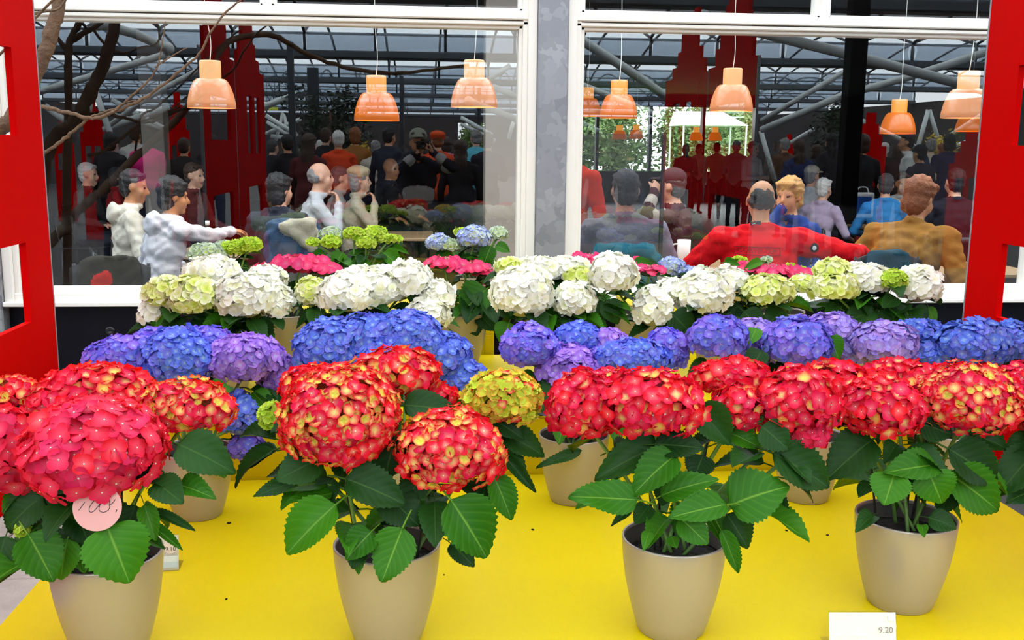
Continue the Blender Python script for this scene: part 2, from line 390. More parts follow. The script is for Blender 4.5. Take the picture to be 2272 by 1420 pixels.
# ---- cafe behind the glass
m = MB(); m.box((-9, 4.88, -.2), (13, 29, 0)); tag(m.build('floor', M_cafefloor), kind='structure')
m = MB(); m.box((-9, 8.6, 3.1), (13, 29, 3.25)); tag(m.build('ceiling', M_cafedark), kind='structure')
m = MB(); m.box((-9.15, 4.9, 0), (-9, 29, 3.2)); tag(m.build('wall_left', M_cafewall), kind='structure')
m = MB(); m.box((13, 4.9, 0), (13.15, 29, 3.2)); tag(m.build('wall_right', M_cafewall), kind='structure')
bw = MB()
for a, b, z0, z1 in ((-9, 1.9, 0, 3.2), (9.7, 13, 0, 3.2), (1.9, 9.7, 0, .9), (1.9, 9.7, 2.75, 3.2)):
    bw.box((a, 28.9, z0), (b, 29.1, z1))
tag(bw.build('wall_back', M_cafewall), kind='structure')
wn = empty('window_5', (0, 0, 0), kind='structure')
for a, b in ((1.9, 9.7),):
    n = max(2, int((b-a)/1.4)); 
    for i in range(n+1):
        x = a+(b-a)*i/n; q = MB(); q.box((x-.04, 28.85, .9), (x+.04, 29.12, 2.75)); q.build('mullion', M_darksteel, wn)
    for i in range(n):
        q = MB(); q.add([(a+(b-a)*i/n, 29, .9), (a+(b-a)*(i+1)/n, 29, .9), (a+(b-a)*(i+1)/n, 29, 2.75), (a+(b-a)*i/n, 29, 2.75)], [(0, 1, 2, 3)]); q.build('pane', M_acryl, wn)
# added unseen glazed strip behind the window wall, lets daylight onto the cafe guests
added_glazing = empty('ceiling', (0, 0, 0), kind='structure')
for i in range(22):
    q = MB(); q.add([(-9+i+.03, 4.9, 3.0), (-9+i+.97, 4.9, 3.0), (-9+i+.97, 8.6, 3.2), (-9+i+.03, 8.6, 3.2)], [(0, 1, 2, 3)]); q.build('roof_pane', M_clear, added_glazing)
    q = MB(); q.box((-9+i-.03, 4.9, 2.98), (-9+i+.03, 8.6, 3.16)); q.build('added_rafter', M_darksteel, added_glazing)
# garden beyond
m = MB(); m.box((-40, 29.1, -.3), (50, 70, -.02)); tag(m.build('ground', M_lawn), kind='structure', label='lawn beyond the far cafe windows')
m = MB(); m.box((-40, -80, -.3), (50, -44, -.02)); tag(m.build('ground', M_lawn), kind='structure', label='lawn behind the hall')

# ================================================================== yellow display staging
Z1, Z2, Z3 = .60, .80, .95
XL, XR = -.89, 1.66
def staging(name, x0, x1, y0, y1, z0, z1, label):
    e = empty(name, ((x0+x1)/2, (y0+y1)/2, z0), label, 'platform')
    cx, cy = (x0+x1)/2, (y0+y1)/2
    def B(nm, a, b, bev=.003):
        m = MB(); m.bbox((a[0]-cx, a[1]-cy, a[2]-z0), (b[0]-cx, b[1]-cy, b[2]-z0), bev); return m.build(nm, M_yellow, e)
    B('top_board', (x0, y0, z1-.022), (x1, y1, z1))
    B('front_board', (x0+.002, y0+.002, z0), (x1-.002, y0+.022, z1-.023)); B('back_board', (x0+.002, y1-.022, z0), (x1-.002, y1-.002, z1-.023))
    B('side_board', (x0+.002, y0+.024, z0), (x0+.022, y1-.024, z1-.023)); B('side_board', (x1-.022, y0+.024, z0), (x1-.002, y1-.024, z1-.023))
    return e
staging('display_platform', XL, XR, 1.30, 2.93, 0, Z1, 'low yellow platform carrying the red and blue hydrangeas')
staging('display_platform', XL, XR, 2.935, 3.775, 0, Z2, 'raised yellow platform carrying the white hydrangeas')
for (x0, x1, lab) in ((-.84, .272, 'yellow stand with square openings behind the white hydrangeas left of the post'), (.86, 1.42, 'yellow stand with square openings behind the white hydrangeas right of the post')):
    e = empty('display_stand', ((x0+x1)/2, 4.1, 0), lab, 'stand'); c = (x0+x1)/2
    m = MB(); m.bbox((x0-c, -.30, Z3-.02), (x1-c, .26, Z3), .003); m.build('top_board', M_yellow, e)
    n = 5 if x0 < 0 else 5; pw = .036
    for yy in (-.298, .238):
        m = MB(); m.bbox((x0-c, yy, Z3-.075), (x1-c, yy+.02, Z3-.021), .002); m.build('rail', M_yellow, e)
        for i in range(n+1):
            px_ = x0-c+(x1-x0-pw)*i/n; m = MB(); m.bbox((px_, yy, 0), (px_+pw, yy+.02, Z3-.076), .002); m.build('post', M_yellow, e)

# ---- red skyline screens of stepped canal-house gables, on both sides of the display
ZB = .48
HA = [(2.50, ZB), (3.53, ZB), (3.53, 2.155), (3.43, 2.155), (3.43, 2.275), (3.345, 2.275), (3.345, 2.44), (3.28, 2.53), (3.20, 2.60), (3.10, 2.66), (2.98, 2.66), (2.90, 2.60), (2.84, 2.52), (2.735, 2.41), (2.735, 2.265), (2.645, 2.265), (2.645, 2.15), (2.50, 2.15)]
HB = [(1.22, ZB), (2.47, ZB), (2.47, 2.13), (2.36, 2.13), (2.36, 2.235), (2.25, 2.235), (2.25, 2.33), (2.14, 2.33), (2.14, 2.47), (2.14, 2.62), (1.80, 2.60), (1.76, 2.47), (1.69, 2.47), (1.69, 2.335), (1.59, 2.335), (1.59, 2.225), (1.43, 2.225), (1.43, 2.14), (1.22, 2.14)]
OA = [(2.70, 3.325, 1.617, 1.886), (2.70, 3.325, 1.018, 1.278)]
OB = [(1.47, 1.70, 1.52, 1.945), (1.83, 2.04, 1.52, 1.945), (1.47, 2.06, .985, 1.28)]
def holed_panel(outline, holes, x0, x1):
    """vertical panel in the y-z plane with rectangular openings cut through it"""
    ys = sorted({p[0] for p in outline} | {h[i] for h in holes for i in (0, 1)}); zs = sorted({p[1] for p in outline} | {h[i] for h in holes for i in (2, 3)})
    def inside(y, z):
        for h in holes:
            if h[0] < y < h[1] and h[2] < z < h[3]: return False
        c = False; n = len(outline)
        for i in range(n):
            (ya, za), (yb, zb) = outline[i], outline[(i+1) % n]
            if (za > z) != (zb > z) and y < (yb-ya)*(z-za)/(zb-za)+ya: c = not c
        return c
    cells = {(i, j) for i in range(len(ys)-1) for j in range(len(zs)-1) if inside((ys[i]+ys[i+1])/2, (zs[j]+zs[j+1])/2)}
    m = MB()
    idx = {}
    def vid(i, j, s):
        if (i, j, s) not in idx: idx[(i, j, s)] = len(m.v); m.v.append((x1 if s else x0, ys[i], zs[j]))
        return idx[(i, j, s)]
    def F_(q): m.f.append(q); m.m.append(0)
    for (i, j) in cells:
        F_((vid(i, j, 1), vid(i+1, j, 1), vid(i+1, j+1, 1), vid(i, j+1, 1))); F_((vid(i, j, 0), vid(i, j+1, 0), vid(i+1, j+1, 0), vid(i+1, j, 0)))
        if (i-1, j) not in cells: F_((vid(i, j, 0), vid(i, j, 1), vid(i, j+1, 1), vid(i, j+1, 0)))
        if (i+1, j) not in cells: F_((vid(i+1, j, 1), vid(i+1, j, 0), vid(i+1, j+1, 0), vid(i+1, j+1, 1)))
        if (i, j-1) not in cells: F_((vid(i, j, 0), vid(i+1, j, 0), vid(i+1, j, 1), vid(i, j, 1)))
        if (i, j+1) not in cells: F_((vid(i, j+1, 1), vid(i+1, j+1, 1), vid(i+1, j+1, 0), vid(i, j+1, 0)))
    return m
for (x, s, nm) in ((-1.275, -1, 'left'), (2.025, 1, 'right')):
    for (outl, hol, which) in ((HA, OA, 'beside the window'), (HB, OB, 'nearer the viewer')):
        a, b = (x-.022, x) if s < 0 else (x, x+.022)
        yc = (outl[0][0]+outl[1][0])/2
        e = empty('gable_screen', (x, yc, 0), 'red stepped-gable house screen on the %s of the display, %s' % (nm, which), 'screen', 'red canal-house screens flanking the display')
        m = holed_panel(outl, hol, a, b); m.v = [(p[0]-x, p[1]-yc, p[2]) for p in m.v]; m.build('panel', M_red, e)
        yb = outl[1][0]-yc; y0_ = outl[0][0]-yc
        q = MB(); q.bbox((-.05 if s < 0 else .023, y0_+.02, 0), (-.023 if s < 0 else .05, y0_+.05, 2.1), .002); q.build('leg', M_galv, e)
        q = MB(); q.bbox((-.02 if s < 0 else 0, yb+.001, 0), (.0 if s < 0 else .02, yb+.012, 2.15), .002); q.build('edge_strip', M_galv, e)

# ---- bare tree at the left end of the display
def smooth_path(pts, n=6):
    pts = [np.array(p, float) for p in pts]; out = []
    for i in range(len(pts)-1):
        p0 = pts[max(i-1, 0)]; p1 = pts[i]; p2 = pts[i+1]; p3 = pts[min(i+2, len(pts)-1)]
        for k in range(n):
            t = k/n; out.append(.5*((2*p1)+(-p0+p2)*t+(2*p0-5*p1+4*p2-p3)*t*t+(-p0+3*p1-3*p2+p3)*t**3))
    out.append(pts[-1]); return out
TB = np.array([-1.98, 4.40, 0])
tree = empty('bare_tree', tuple(TB), 'bare brown tree with thin twigs standing behind the left red screen', 'tree')
def twig(nm, pix, Yd, r0, r1, pre=None):
    pts = [atY(x, y, Yd if not hasattr(Yd, '__len__') else Yd[i]) for i, (x, y) in enumerate(pix)]
    if pre is not None: pts = pre + pts
    P = smooth_path(pts, 6); rr = random.Random(len(pix)*31+int(pix[0][0])); n = len(P)
    P = [p+np.array([rr.uniform(-1, 1), rr.uniform(-1, 1), rr.uniform(-1, 1)])*min(r0*.35, .0035) for p in P]
    R_ = [(r0+(r1-r0)*i/(n-1))*rr.uniform(.88, 1.12) for i in range(n)]
    m = MB(); m.tube([p-TB for p in P], R_, 8); m.build(nm, M_wood, tree, True)
    return P
twig('trunk', [(-60, 420), (-20, 300), (20, 270), (60, 200), (98, 120), (118, 60), (132, 0), (140, -90)], 4.42, .042, .026, pre=[TB, TB+np.array([.02, 0, .6])])
twig('branch', [(40, 245), (95, 238), (150, 250), (205, 262), (260, 245), (330, 212), (400, 155), (440, 120), (490, 38), (540, -5), (570, -60)], 4.40, .010, .003)
twig('branch', [(60, 350), (105, 335), (150, 302), (185, 272), (205, 258), (245, 245), (300, 222)], 4.41, .009, .004)
twig('twig', [(240, 255), (262, 240), (300, 205), (335, 172), (352, 140), (360, 95), (366, 48)], 4.39, .006, .002)
twig('twig', [(345, 150), (372, 130), (415, 106)], 4.39, .004, .002)
# the thick limb that arches over the display, out of the frame, and is seen mirrored in the glass
def limb(nm, pix, Yi, r0, r1):
    P = smooth_path([mir(x, y, Yi if not hasattr(Yi, '__len__') else Yi[i]) for i, (x, y) in enumerate(pix)], 5); n = len(P)
    rr = random.Random(int(pix[0][0])); m = MB()
    m.tube([p-TB+np.array([0, rr.uniform(-1, 1), rr.uniform(-1, 1)])*r0*.25 for p in P], [(r0+(r1-r0)*i/(n-1))*rr.uniform(.9, 1.1) for i in range(n)], 8); m.build(nm, M_wood, tree, True)
limb('limb', [(95, 560), (160, 480), (240, 410), (320, 330), (405, 250), (455, 170), (505, 95), (560, 78), (620, 84), (680, 120), (760, 147), (860, 162), (940, 158), (1040, 142)], [5.3, 5.5, 5.8, 6.0, 6.2, 6.4, 6.6, 6.7, 6.8, 6.9, 7, 7, 7, 7], .027, .010)
limb('trunk', [(148, 700), (150, 600), (148, 480), (150, 330), (152, 200), (152, 120), (160, 80), (185, 40)], 5.45, .026, .016)
limb('branch', [(152, 120), (118, 70), (100, 40)], 5.45, .012, .007)
limb('branch', [(160, 90), (205, 62), (260, 25)], 5.45, .016, .01)
limb('twig', [(205, 62), (235, 100), (275, 118), (310, 106), (345, 98), (362, 70)], 5.5, .008, .004)
limb('twig', [(300, 335), (310, 270), (322, 250), (345, 240), (400, 190), (480, 110), (540, 60)], 6.0, .007, .004)

# ================================================================== hydrangeas
def col_attr(me, cols):
    a = me.color_attributes.new('Col', 'FLOAT_COLOR', 'POINT'); a.data.foreach_set('color', np.array([(*c, 1) for c in cols], dtype=np.float32).ravel())
PETN = (0, .42, 1.0)
def floret_mesh(cin, cmid, cout, cup, point, seed, npet=4, bead=(.9, .85, .6)):
    """four overlapping sepals of unit reach, cupped, round a small bead"""
    rr = random.Random(seed); v = []; f = []; c = []
    for k in range(npet):
        a = 2*math.pi*k/npet+rr.uniform(-.12, .12); L = rr.uniform(.88, 1.08); w = rr.uniform(.92, 1.08); tw = rr.uniform(-.14, .14); lift = rr.uniform(-.06, .1)+(k % 2)*.05
        o = len(v)
        for i, t in enumerate((0.06, .5, .86, 1.0)):
            wid = (.12, .66-.16*point, .52*(1-.42*point), .26*(1-.90*point))[i]*w
            for j, s in enumerate((-1, 0, 1)):
                r = L*t; y = wid*s; z = cup*(t**1.6)*.55+lift*t - .10*(1-abs(s))*(t*1.2) + tw*s*t
                x_, y_ = r*math.cos(a)-y*math.sin(a), r*math.sin(a)+y*math.cos(a); v.append((x_, y_, z))
                mix = t*(.85+.15*abs(s)); cc = cin if mix < .2 else (cmid if mix < .60 and s == 0 else cout if mix > .55 else tuple((a_+b_)/2 for a_, b_ in zip(cmid, cout))); c.append(cc)
        for i in range(3):
            for j in range(2): f.append((o+i*3+j, o+(i+1)*3+j, o+(i+1)*3+j+1, o+i*3+j+1))
    o = len(v)
    for q in ((.09, 0, .03), (0, .09, .03), (-.09, 0, .03), (0, -.09, .03), (0, 0, .12)): v.append(q); c.append(bead)
    f += [(o, o+1, o+4), (o+1, o+2, o+4), (o+2, o+3, o+4), (o+3, o, o+4)]
    me = bpy.data.meshes.new('floret'); me.from_pydata(v, [], f); col_attr(me, c); me.materials.append(M_petal); me.polygons.foreach_set('use_smooth', [True]*len(f)); me.update(); return me
def pal(spec, nv=3):
    """spec: list of (weight, cin, cmid, cout, cup, point, bead)"""
    out = []
    for i, s in enumerate(spec):
        for k in range(nv): out.append((s[0]/nv, floret_mesh(s[1], s[2], s[3], s[4], s[5], i*17+k, bead=s[6]), s[7] if len(s) > 7 else 1.0))
    return out
RD, RP, YL, LM = (.74, .005, .038), (.83, .026, .092), (.88, .66, .16), (.60, .68, .04)
bw_, by_ = (.95, .85, .75), (.85, .80, .2)
PAL = {
 'coral': pal([(.80, (.84, .09, .17), (.82, .042, .125), (.79, .020, .085), .12, .65, bw_), (.2, (.86, .15, .19), (.82, .05, .12), (.77, .014, .06), .3, .65, bw_)]),
 'red': pal([(.66, (.84, .15, .16), RP, RD, .22, .8, bw_), (.22, (.86, .62, .25), (.80, .06, .09), RD, .40, .75, by_), (.12, (.84, .70, .14), (.82, .42, .12), (.78, .03, .05), .6, .5, by_, .75)]),
 'redyel': pal([(.36, (.85, .28, .20), RP, RD, .25, .8, bw_, 1.2), (.36, (.84, .70, .22), (.82, .28, .13), (.78, .010, .045), .45, .75, by_, .92), (.28, (.55, .62, .04), (.76, .66, .12), (.78, .08, .05), .75, .5, by_, .78)]),
 'yelred': pal([(.15, YL, (.85, .30, .12), RD, .5, .7, by_), (.55, LM, (.60, .64, .05), (.70, .36, .05), .8, .2, by_), (.30, LM, (.45, .58, .03), (.60, .62, .06), .9, .2, by_)]),
 'lime': pal([(.7, (.30, .48, .02), (.42, .62, .03), (.58, .74, .08), .8, .2, (.4, .6, .1)), (.3, (.40, .55, .03), (.55, .70, .06), (.70, .80, .16), .6, .2, (.5, .6, .1))]),
 'blue': pal([(.7, (.32, .46, .74), (.115, .205, .72), (.12, .19, .72), .28, .1, (.6, .7, .8)), (.3, (.3, .4, .75), (.15, .20, .70), (.19, .19, .70), .35, .1, (.6, .7, .8))]),
 'bluevio': pal([(.5, (.35, .4, .78), (.16, .17, .75), (.17, .16, .74), .28, .1, (.7, .75, .8)), (.5, (.4, .35, .75), (.24, .17, .74), (.27, .16, .70), .32, .1, (.7, .7, .8))]),
 'violet': pal([(.6, (.5, .38, .75), (.34, .19, .70), (.33, .17, .68), .3, .1, (.7, .7, .8)), (.4, (.5, .45, .8), (.44, .22, .68), (.38, .20, .70), .3, .1, (.8, .7, .8))]),
 'lilac': pal([(.6, (.5, .45, .85), (.42, .30, .78), (.36, .27, .78), .3, .1, (.8, .8, .85)), (.4, (.5, .4, .8), (.55, .32, .72), (.45, .28, .74), .3, .1, (.8, .8, .8))]),
 'white': pal([(.75, (.90, .89, .66), (.95, .94, .82), (.96, .955, .89), .2, .05, (.8, .8, .5)), (.25, (.80, .84, .40), (.88, .88, .62), (.91, .90, .76), .3, .05, (.75, .8, .4))]),
 'whitegreen': pal([(.4, (.70, .80, .20), (.84, .87, .42), (.90, .90, .66), .25, .05, (.7, .8, .2)), (.6, (.60, .74, .08), (.74, .82, .16), (.84, .87, .38), .3, .05, (.6, .75, .1))]),
 'paleblue': pal([(.6, (.6, .7, .6), (.42, .50, .84), (.36, .44, .82), .25, .1, (.7, .8, .5)), (.4, (.66, .74, .3), (.62, .70, .62), (.55, .62, .78), .35, .1, (.7, .8, .4))]),
 'palegreen': pal([(.6, (.40, .54, .12), (.52, .64, .32), (.60, .68, .55), .4, .1, (.5, .6, .2)), (.4, (.50, .62, .10), (.55, .68, .25), (.55, .62, .60), .5, .1, (.5, .6, .2))]),
 'pink': pal([(1, (.80, .16, .28), (.84, .060, .20), (.80, .045, .17), .05, 0, (.8, .3, .4))]),
}
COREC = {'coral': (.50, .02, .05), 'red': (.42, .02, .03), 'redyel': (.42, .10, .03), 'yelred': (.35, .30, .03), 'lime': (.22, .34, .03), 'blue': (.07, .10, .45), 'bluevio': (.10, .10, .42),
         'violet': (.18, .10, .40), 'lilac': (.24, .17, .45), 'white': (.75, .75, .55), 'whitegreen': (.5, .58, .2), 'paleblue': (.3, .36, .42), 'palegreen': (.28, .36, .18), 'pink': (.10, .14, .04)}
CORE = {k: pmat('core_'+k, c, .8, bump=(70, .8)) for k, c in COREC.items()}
mcore = MB(); mcore.ellip((0, 0, 0), (1, 1, 1), 14, 9); core_me = {}
for k in COREC:
    core_me[k] = mcore.mesh('flower_head', True); core_me[k].materials.append(CORE[k])

def leaf_mesh(fold, droop, curl, seed):
    """serrated ovate blade of unit length and width with a short stalk, base at the origin, tip at +x"""
    rr = random.Random(seed); n = 27; v = []; uv = []; f = []
    for i in range(n):
        t = i/(n-1); w = .5*(t**.52*(1-t)**.86/.4005) if 0 < t < 1 else 0.004
        ser = 1+(.060 if i % 2 else -.035)*(1 if .1 < t < .97 else 0)
        xs = t+(.016 if i % 2 else 0)
        for j, s in enumerate((-1, -.55, 0, .55, 1)):
            ww = w*s*(ser if abs(s) == 1 else 1)
            z = fold*abs(ww)*1.2 - droop*t*t + curl*math.sin(t*7+seed+s)*.035*abs(s) - (.035*abs(s)*abs(s) if abs(s) == 1 else 0)+(-.018 if s == 0 else 0)
            v.append((xs if abs(s) == 1 else t, ww, z)); uv.append((s*.5+.5, t))
    for i in range(n-1):
        for j in range(4): f.append((i*5+j, (i+1)*5+j, (i+1)*5+j+1, i*5+j+1))
    o = len(v); r = .022
    for (x, z) in ((-.34, -.14), (-.16, -.045), (.03, -.005)):
        for k in range(4): v.append((x, r*math.cos(k*math.pi/2), z+r*math.sin(k*math.pi/2)-.01)); uv.append((.5, 0))
    for i in range(2):
        for k in range(4): f.append((o+i*4+k, o+(i+1)*4+k, o+(i+1)*4+(k+1) % 4, o+i*4+(k+1) % 4))
    me = bpy.data.meshes.new('leaf'); me.from_pydata(v, [], f); u = me.uv_layers.new(name='UVMap')
    for lp in me.loops: u.data[lp.index].uv = uv[lp.vertex_index]
    me.polygons.foreach_set('use_smooth', [True]*len(f)); me.update(); return me
LEAF = {}
for nm, mt in (('d', M_leafd), ('b', M_leafb)):
    LEAF[nm] = []
    for k, (fo, dr, cu) in enumerate(((.25, .10, .8), (.35, .22, 1.0), (.15, .05, 1.2), (.30, .35, .6), (.5, .18, .8))):
        me = leaf_mesh(fo, dr, cu, k); me.materials.append(mt); LEAF[nm].append(me)

def pot_mesh(r, h):
    m = MB(); m.lathe([(r*.62, 0), (r*.645, .003), (r*.735, h*.16), (r*.835, h*.36), (r*.915, h*.56), (r*.965, h*.75), (r*.99, h*.90), (r, h*.985), (r*.995, h), (r*.96, h), (r*.95, h*.97)], 40, cap0=True)
    m.lathe([(r*.945, h*.97), (r*.93, h*.80)], 40, m=1); return fix_normals(m.mesh('pot', True))
def soil_mesh(r, h):
    m = MB(); m.lathe([(r*.90, h*.80), (r*.6, h*.82), (r*.25, h*.835), (.001, h*.84)], 20); return m.mesh('soil', True)
POTS = {}
def get_pot(r, h):
    if (r, h) not in POTS:
        a = pot_mesh(r, h); a.materials.append(M_pot); a.materials.append(M_potin); b = soil_mesh(r, h); b.materials.append(M_soil); POTS[(r, h)] = (a, b)
    return POTS[(r, h)]

def qbasis(x, z):
    """quaternion whose local z is z and local x is near x"""
    z = V(z).normalized(); x = V(x); x = (x-z*x.dot(z)); x = x.normalized() if x.length > 1e-6 else z.orthogonal().normalized(); y = z.cross(x)
    return Matrix((x, y, z)).transposed().to_quaternion()

def place_leaf(plant, base, a, b, w, kind, idx, nrm):
    """blade from point a to point b, world coordinates"""
    a = np.array(a); b = np.array(b); L = float(np.linalg.norm(b-a))
    o = obj('leaf', LEAF[kind][idx % 5], None, plant, tuple(a-base)); o.rotation_mode = 'QUATERNION'
    q = qbasis(b-a, nrm); xd = V(b-a).normalized(); z = V(nrm); z = (z-xd*z.dot(xd)).normalized(); y = z.cross(xd)
    o.rotation_quaternion = Matrix((xd, y, z)).transposed().to_quaternion(); o.scale = (L, w, L); return o

GA = math.pi*(3-math.sqrt(5))
def make_plant(label, group, base, potr, poth, heads, fr, leaves=(), auto=10, nobj=300, lacecap=False, canes=0, seed=0, leafw=.10, low=-.45, lo_t=.42):
    """heads: (px, py, rx, ry, dY, palette[, floret scale]) in picture pixels at the plant's own distance"""
    rr = random.Random(seed); base = np.array(base, float)
    P = empty('hydrangea', tuple(base), label, 'potted plant', group)
    a, b = get_pot(potr, poth); obj('pot', a, None, P); obj('soil', b, None, P)
    allf = []
    top = base+np.array([0, 0, poth*.84])
    hinfo = []
    for h in heads:
        px, py, rx, ry, dY, pl_ = h[:6]; fs = h[6] if len(h) > 6 else 1.0
        c = atY(px, py, base[1]+dY); s = depth(c)/F; R = np.array([rx*s, min(rx, ry*1.25)*s if not lacecap else rx*s, ry*s])
        R = R-np.array([1, 1, 1])*fr*fs*.45; R = np.maximum(R, .012)
        hinfo.append((c, R))
        H = obj('flower_head', core_me[pl_], None, P, tuple(c-base))
        if lacecap: H.scale = (R[0]*.8, R[1]*.8, .012)
        else: H.scale = tuple(R*.80)
        r_ = fr*fs; lim = low
        if not lacecap:
            area = 4*math.pi*((R[0]*R[1])**1.6/3+(R[0]*R[2])**1.6/3+(R[1]*R[2])**1.6/3)**(1/1.6)
            N = max(16, int(area/(r_*r_*1.12))); ph1 = rr.uniform(0, 6); ph2 = rr.uniform(0, 6)
            for i in range(N):
                z = 1-2*(i+.5)/N
                if z < lim: continue
                q = math.sqrt(1-z*z); th = i*GA; th_ = th % (2*math.pi); u = np.array([q*math.cos(th), q*math.sin(th), z])
                p = u*R; n = u/R; n = n/np.linalg.norm(n); jit = np.array([rr.uniform(-1, 1) for _ in range(3)])
                lump = .10*math.sin(3.1*th_+2.0*z+ph1)+.06*math.sin(5.3*z*2+ph2)
                p = p*(1+lump*.42+rr.uniform(-.06, .08))+jit*r_*.22
                nn = n+jit*.42+np.array([0, 0, -.15 if z < 0 else .05]); allf.append([H, p, nn, r_*rr.uniform(.80, 1.2), pl_, c+p, n])
        else:
            N = int(math.pi*R[0]*R[1]/(r_*r_*1.6))+8
            for i in range(N):
                t = math.sqrt((i+.5)/N); th = i*GA
                if t < .45: continue
                p = np.array([R[0]*t*math.cos(th), R[1]*t*math.sin(th), .012+R[2]*(1-t*t)*.8+rr.uniform(-.3, .5)*r_]); nn = np.array([p[0]*3, p[1]*3, .06*3+.1])+np.array([rr.uniform(-.1, .1), rr.uniform(-.25, .05), 0])
                allf.append([H, p, nn, r_*rr.uniform(.85, 1.2), pl_, c+p, np.array([0, -.5, .8])])
            bd = MB()
            for i in range(70):
                t = .62*math.sqrt((i+.5)/70); th = i*GA; bd.ellip((R[0]*t*math.cos(th), R[1]*t*math.sin(th), .016+R[2]*.5+rr.uniform(-.004, .006)), (.0035, .0035, .0045), 5, 4)
            tag(bd.build('buds', pmat('lace_bud', (.50, .10, .16), .6, noise=(40, .7, (.45, .40, .15))), P, True, tuple(c-base)), kind='stuff')
    # the florets that show most are single pieces, the rest one mesh
    for f in allf:
        d = CAMP-f[5]; d = d/np.linalg.norm(d); f.append(float(d @ (f[6]/np.linalg.norm(f[6]))))
    allf.sort(key=lambda f: -f[-1])
    back = MB(); bc = []
    for k, (H, p, nn, r_, pl_, wp, n, s) in enumerate(allf):
        x = rr.random(); acc = 0
        for wgt, me, fsz in PAL[pl_]:
            acc += wgt; 
            if x <= acc: break
        r_ *= fsz
        q = qbasis((rr.uniform(-1, 1), rr.uniform(-1, 1), rr.uniform(-1, 1)), nn)
        if k < nobj and s > -.25:
            o = obj('floret', me, None, H); o.rotation_mode = 'QUATERNION'
            # the head is scaled along its axes: undo that for the floret
            
            o.matrix_parent_inverse = Matrix.Diagonal(V((1/H.scale[0], 1/H.scale[1], 1/H.scale[2]))).to_4x4()
            o.location = V(p); o.rotation_quaternion = q; o.scale = (r_,)*3
        else:
            R3 = np.array(q.to_matrix()); vv = np.array([v.co[:] for v in me.vertices]); w = (vv*r_) @ R3.T + wp - base
            back.add(w, [tuple(pp.vertices) for pp in me.polygons]); cc = me.color_attributes['Col'].data; bc += [tuple(cc[i].color[:3]) for i in range(len(vv))]
    if back.v:
        me = bpy.data.meshes.new('florets'); me.from_pydata(back.v, [], back.f); col_attr(me, bc); me.materials.append(M_petal); me.polygons.foreach_set('use_smooth', [True]*len(back.f)); me.update()
        tag(obj('florets', me, None, P), kind='stuff')
    # stems
    for (c, R) in hinfo:
        s0 = top+np.array([rr.uniform(-.45, .45)*potr, rr.uniform(-.45, .45)*potr, 0]); e0 = c-np.array([0, 0, R[2]*.4]); mid = (s0*.55+e0*.45)+np.array([(e0-s0)[0]*.05, (e0-s0)[1]*.05, .02])
        m = MB(); m.tube([q-base for q in smooth_path([s0-np.array([0, 0, .01]), mid, e0], 5)], .0042, 6); m.build('stem', M_stem, P, True)
        # leaves below each head, in opposite pairs
        for lv in range(auto):
            t = rr.uniform(lo_t, .98); at = s0*(1-t)+e0*t; an = rr.uniform(0, 2*math.pi); L = rr.uniform(.75, 1.15)*leafw
            dirv = np.array([math.cos(an), math.sin(an)*.8-.1, rr.uniform(-.55, .15)]); dirv /= np.linalg.norm(dirv)
            aa = at+dirv*L*.35; bb = aa+dirv*L
            if bb[2] < base[2]+.01: continue
            if bb[1] > 4.68: continue
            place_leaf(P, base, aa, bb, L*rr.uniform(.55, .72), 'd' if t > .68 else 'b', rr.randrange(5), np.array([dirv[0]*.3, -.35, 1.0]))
    for lf in leaves:
        bx, by, tx, ty, w, kd = lf[:6]; dz = lf[6] if len(lf) > 6 else -.10
        A = atY(bx, by, base[1]+dz); B = atY(tx, ty, base[1]+dz-.035); s = depth(A)/F
        tc = CAMP-A; tc /= np.linalg.norm(tc)
        place_leaf(P, base, A, B, w*s*1.12, kd, rr.randrange(5), tc*1.0+np.array([rr.uniform(-.15, .15), 0, .45]))
    for i in range(canes):
        a0 = top+np.array([rr.uniform(-.5, .5)*potr, rr.uniform(-.4, .5)*potr, -.02]); b0 = a0+np.array([(a0-top)[0]*.9, 0, .26]); m = MB(); m.tube([a0-base, b0-base], .0026, 6); m.build('cane', M_cane, P)
    return P

# ================================================================== hall: tubular trusses, gables, plants
def tube_thing(label, segs, group=None):
    pts = [mir(x, y, Yi) for s in segs for (x, y, Yi) in s[0]]; b = np.array([np.mean([p[0] for p in pts]), np.mean([p[1] for p in pts]), 0])
    e = empty('roof_truss', tuple(b), label, 'truss', 'tubular roof trusses in the hall')
    for pix, r in segs:
        m = MB(); m.tube([mir(*q)-b for q in pix], r, 10); m.build('tube', M_tube, e, True)
    for pix, r in segs[:1]:
        for q in (pix[0], pix[-1]):
            m = MB(); m.ellip(mir(*q)-b, (r*1.5,)*3, 10, 7); m.build('node', M_tube, e, True)
tube_thing('thick grey roof tube crossing behind the black cafe column', [([(1560, 40, 10.5), (1860, 115, 11), (2230, 212, 11.6)], .058), ([(1690, 268, 14.5), (1872, 160, 13.4)], .038), ([(1690, 288, 13.6), (1870, 212, 12.6), (2020, 170, 12.0), (2200, 112, 11.5)], .046), ([(1688, 290, 14), (1722, 412, 14)], .034)])
tube_thing('grey roof tube slanting down left of the red jacket', [([(1230, 50, 12), (1400, 160, 13), (1530, 250, 14)], .058), ([(1250, 172, 14), (1420, 240, 14.6), (1540, 285, 15)], .044), ([(1280, 268, 18), (1345, 300, 18)], .05), ([(1410, 300, 18), (1500, 255, 17)], .05)])
tube_thing('branching white roof tubes above the red jacket man', [([(1880, 252, 20), (2035, 328, 21)], .05), ([(2060, 244, 21), (2033, 338, 21)], .05), ([(2062, 244, 21), (2088, 330, 21)], .045), ([(2082, 318, 20), (2200, 240, 19)], .045), ([(2092, 332, 22), (2190, 300, 22)], .045), ([(1745, 322, 24), (1806, 286, 23)], .045)])
